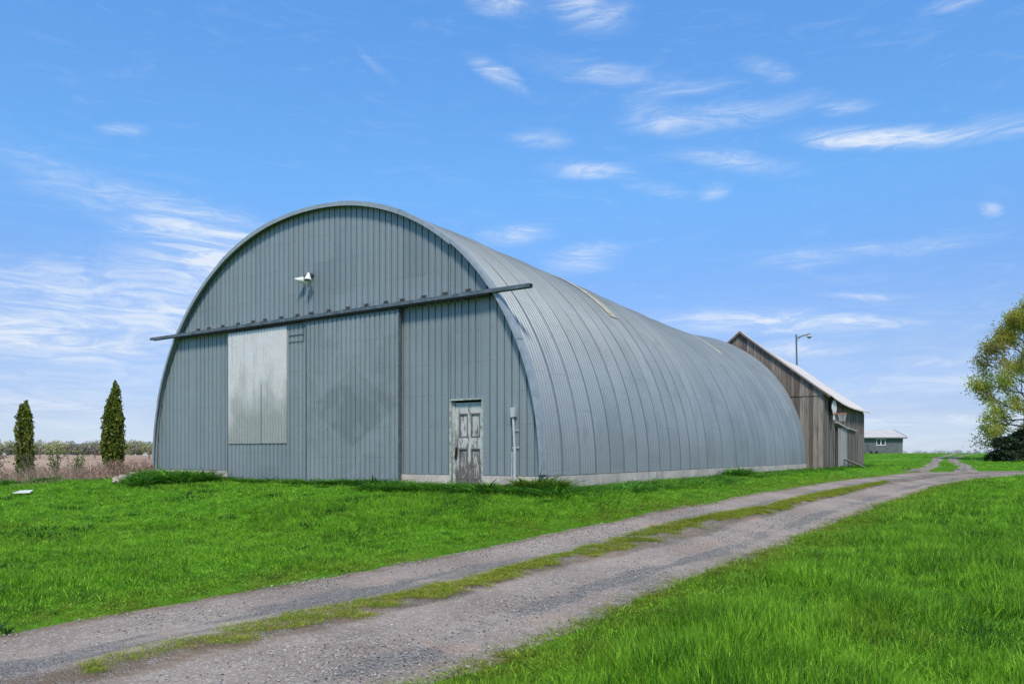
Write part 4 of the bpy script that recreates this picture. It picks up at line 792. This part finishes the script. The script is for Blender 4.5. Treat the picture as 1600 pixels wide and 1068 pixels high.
shrub(-15.5, 27.0, 1.15, .42, 380, 3, M_shrub, 'yellow green young shrub midway between the two cedars', G1)
shrub(-17.3, 27.2, 1.25, .45, 330, 4, M_shrubg, 'thin pale shrub against the trunk of the sparse cedar', G1)
G2 = 'low green weed clumps at the lawn edge'
def clump(x, y, R_, H, seed, label, n=160):
    r = np.random.default_rng(seed); V0 = []; F0 = []; T0 = []
    for k in range(n):
        V, F_, T = blades(6, .05, H * .5, H, .03, .8, seed * 999 + k, 3, True); a = r.uniform(0, 2 * PI); q = R_ * math.sqrt(r.random()); V = V * [1, 1, 1 - .5 * (q / R_) ** 2] + [q * math.cos(a), q * math.sin(a) * .5, 0]; F0.append(F_ + sum(len(v) for v in V0)); V0.append(V); T0.append(T)
    root = npmesh('weed_clump', np.concatenate(V0), np.concatenate(F0), M_clump, tone=np.concatenate(T0), label=label, cat='weeds', group=G2); root.location = (x, y, tz(x, y) - .02)
M_clump = leaf_mat('weed_clump_leaves', [(.03, .13, .01), (.06, .2, .012), (.12, .30, .02)], .35)
clump(-17.3, 25.9, .75, .42, 1, 'low bright green weed clump on the lawn edge below the sparse cedar'); clump(-15.2, 25.2, .8, .34, 2, 'wide low green weed clump on the lawn edge between the cedars'); clump(-11.0, 22.5, .55, .35, 3, 'dark green weed clump beside the pale rubble near the barn corner'); clump(-19.3, 25.2, .55, .32, 4, 'small dark weed clump on the lawn at the left edge')

# rubble and debris
M_rub = plain('pale_broken_concrete', (.46, .38, .31), .9, 0, .3, 7, .4)
rubs = [(-11.95, 22.9, .13, .10), (-12.15, 23.4, .20, .15), (-12.2, 23.85, .24, .2), (-12.1, 24.3, .26, .24), (-11.85, 24.7, .24, .26), (-11.9, 22.7, .10, .07), (-11.8, 23.5, .14, .12)]
lb = ['small pale stone at the left end of the rubble line', 'flat pale stone, second from the left end of the rubble line', 'medium pale slab in the middle of the rubble line', 'large pale slab right of the middle of the rubble line', 'tallest pale chunk, at the barn end of the rubble line', 'tiny stone lying in front of the left end of the rubble', 'small stone lying in front of the rubble slabs']
import bmesh
for (rx_, ry_, s, hh), l_ in zip(rubs, lb):
    bm = bmesh.new(); bmesh.ops.create_icosphere(bm, subdivisions=2, radius=1); r = np.random.default_rng(int(s * 1000))
    for v in bm.verts: v.co *= r.uniform(.8, 1.12); v.co.x *= s * 1.25; v.co.y *= s * .8; v.co.z = max(-.3, min(.75, v.co.z)) * hh
    me = bpy.data.meshes.new('rubble_stone'); bm.to_mesh(me); bm.free(); me.materials.append(M_rub); o = bpy.data.objects.new('rubble_stone', me); sc.collection.objects.link(o); o.location = (rx_, ry_, tz(rx_, ry_) + .05); o.rotation_euler = (r.normal(0, .2), r.normal(0, .2), r.uniform(0, 3)); put(o, l_, 'stone', 'pale rubble by the left corner of the arched barn')
m = MB(); m.prism([(-.18, -.24, 0), (.22, -.16, .01), (.17, .22, .03), (-.14, .18, .015)], (0, 0, .02)); o = m.build('white_board', M_white, label='small flat white board lying on the lawn at the far left', cat='board'); o.location = (-13.7, 21.25, tz(-13.7, 21.25) + .07); o.rotation_euler = (.08, .03, .2)

# ------------------------------------------------------------------ right-hand tree group
M_maple = leaf_mat('budding_maple_leaves', [(.38, .31, .11), (.48, .51, .075), (.60, .64, .11)], .68)
def big_tree(x, y, H, seed, nleaf, mat, label, leaf):
    from mathutils import Quaternion
    r = np.random.default_rng(seed); rr_ = random.Random(seed); z0 = tz(x, y); root = empty('maple_tree', (x, y, z0), 0, label=label, cat='tree'); tr = MB(); tips = []
    def grow(p, d, L, rad, lev):
        q = p + d * L; mid = p + d * L * .5 + Vector((rr_.gauss(0, .05), rr_.gauss(0, .05), rr_.gauss(0, .03))) * L; tr.tube([p, mid, q], [rad, rad * .82, rad * .6], 6 if lev < 2 else 4, False)
        if lev >= 2: tips.append((p, q))
        if lev >= 4: return
        for k in range(3):
            a = rr_.uniform(0, 2 * PI); sp = rr_.uniform(.25, .75); ax = d.orthogonal().normalized(); ax.rotate(Quaternion(d, a)); nd = (d * math.cos(sp) + ax * math.sin(sp) + Vector((0, 0, .10))).normalized(); grow(p.lerp(q, rr_.uniform(.55, 1)) if k else q, nd, L * rr_.uniform(.58, .80), rad * .55, lev + 1)
    lead = [Vector((0, 0, -.3)), Vector((-.25, 0, H * .12)), Vector((-.1, 0, H * .3)), Vector((.3, .1, H * .55)), Vector((.5, .1, H * .8))]
    tr.tube(lead, [.34, .27, .22, .15, .06], 10); zs = [v.z for v in lead]
    for k in range(40):
        t = .11 + .68 * (k / 39) ** .9; z = H * t; c = Vector((float(np.interp(z, zs, [v.x for v in lead])), float(np.interp(z, zs, [v.y for v in lead])), z)); a = k * 2.4 + rr_.uniform(-.3, .3); e = np.interp(t, [.11, .3, .8], [-.22, .2, 1.0]) + rr_.uniform(-.1, .15)
        R_ = float(np.interp(t, [.11, .25, .45, .6, .8], [4.2, 4.9, 5.3, 4.1, 2.1])); grow(c, Vector((math.cos(a) * math.cos(e), math.sin(a) * math.cos(e), math.sin(e))), R_ * .40, .04 + .05 * (1 - t), 1)
    grow(lead[-1], Vector((.1, 0, 1)), H * .07, .05, 1)
    tr.build('trunk', M_bark, root); P = []; per = nleaf / len(tips)
    for a, b in tips:
        for _ in range(int(per * r.uniform(.3, 1.7))): P.append(np.array(a.lerp(b, r.uniform(.1, 1.1))) + r.normal(0, .30, 3))
    P = np.array(P); P = P[P[:, 2] > H * .06]; tn = np.clip(.45 + (vnoise(P[:, 0] + 50, P[:, 2] + 50, 1.3, seed) - .5) * .9 + r.normal(0, .2, len(P)) - .02 * (P[:, 2] - H / 2), 0, 1); V, F_, T = leaves(P, leaf, r, .2, 1.5, tn); npmesh('crown', V, F_, mat, root, tone=T)
big_tree(46.0, 67.5, 15.6, 21, 66000, M_maple, 'large budding yellow green maple at the right edge above the dark evergreen bush', .105)
M_ever = leaf_mat('dark_evergreen_needles', [(.010, .022, .010), (.022, .04, .016), (.045, .07, .028)], .1)
def evergreen(x, y, R_, H, seed, label):
    r = np.random.default_rng(seed); root = empty('evergreen_bush', (x, y, tz(x, y)), 0, label=label, cat='bush', group='dark evergreen bushes under the maple'); st = MB(); st.tube([(0, 0, -.1), (0, 0, H * .8)], [.12, .03], 7); P = []
    for k in range(70):
        a = r.uniform(0, 2 * PI); hz = H * r.uniform(.03, .95); L = R_ * math.sqrt(max(.02, 1 - (hz / H) ** 1.7)) * r.uniform(.75, 1.1); e = np.array([L * math.cos(a), L * math.sin(a), hz - .1 * L]); st.tube([(0, 0, hz), tuple(e)], [.03, .008], 4)
        t = r.uniform(.3, 1.0, 190)[:, None]; P.append(np.array([0, 0, hz]) * (1 - t) + e * t + r.normal(0, .11, (190, 3)))
    P = np.concatenate(P); P[:, 2] = np.abs(P[:, 2]); st.build('stem', M_bark, root); V, F_, T = leaves(P, .10, r, .2, 2.2); npmesh('foliage', V, F_, M_ever, root, tone=T)
evergreen(42.6, 65.5, 1.55, 2.2, 1, 'rounded dark evergreen bush at the outer left of the maple'); evergreen(44.9, 66.5, 1.8, 2.7, 2, 'taller dark evergreen bush at the foot of the maple by the right edge')

# ------------------------------------------------------------------ far woods
M_wood1 = leaf_mat('far_wood_foliage', [(.16, .145, .16), (.21, .205, .17), (.37, .38, .17)], .1)  # tree tones greyed, distance haze put into the colour
def far_wood(name, x0, x1, ybase, jitter, hmin, hmax, cnt, seed, label, mat, darkleft=False):
    r = np.random.default_rng(seed); VV = []; FF = []; TT = []; o = 0
    for k in range(cnt):
        x = r.uniform(x0, x1); y = ybase + r.uniform(0, jitter); H = r.uniform(hmin, hmax); R_ = H * r.uniform(.3, .45); zb = tz(x, y); tn = float(np.clip(vnoise(np.array([x]), np.array([3.]), 22, seed)[0] + (r.random() - .5) * .5, 0, 1)); n = 300
        if darkleft and x < x0 + (x1 - x0) * .28: tn *= .25
        p = r.normal(size=(n, 3)); p /= np.linalg.norm(p, axis=1)[:, None]; p *= (r.random(n) ** .4)[:, None] * [R_, R_, H * .5]; p += [x, y, zb + H * .52]
        V, F_, T = leaves(p, .5, r, 0, 1.2, np.clip(tn + r.normal(0, .12, n), 0, 1)); VV.append(V); FF.append(F_ + o); TT.append(T); o += len(V)
    npmesh(name, np.concatenate(VV), np.concatenate(FF), mat, tone=np.concatenate(TT), kind='stuff', label=label, cat='woods')
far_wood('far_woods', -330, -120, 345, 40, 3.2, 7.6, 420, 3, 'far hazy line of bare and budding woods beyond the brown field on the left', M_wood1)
M_wood2 = leaf_mat('far_haze_tinted_foliage', [(.17, .21, .27), (.22, .24, .25), (.26, .25, .24)], .1)  # bluish distance haze is painted into these leaf colours
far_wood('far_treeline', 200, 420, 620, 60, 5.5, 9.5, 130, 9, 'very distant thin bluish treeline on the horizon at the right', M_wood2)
# wire fence in the field
fx, fy = -43, 90; fence = empty('wire_fence', (fx, fy, tz(fx, fy)), 0, label='thin wire fence with wooden posts crossing the brown field', cat='fence')
wires = {h_: [] for h_ in (.55, 1.05)}
for q, xx in enumerate(np.arange(-62, -30, 6.3)):
    yy_ = 90 + (xx + 43) * .05; MB().tube([(xx - fx, yy_ - fy, tz(xx, yy_) - tz(fx, fy) - .2), (xx - fx + .05, yy_ - fy, tz(xx, yy_) - tz(fx, fy) + 1.25)], .075, 7).build('fence_post', M_bark, fence)
    for h_ in wires: wires[h_].append((xx - fx, yy_ - fy - .08, tz(xx, yy_) - tz(fx, fy) + h_))
for h_, ps in wires.items(): MB().tube(ps, .012, 4).build('wire', M_dark, fence)
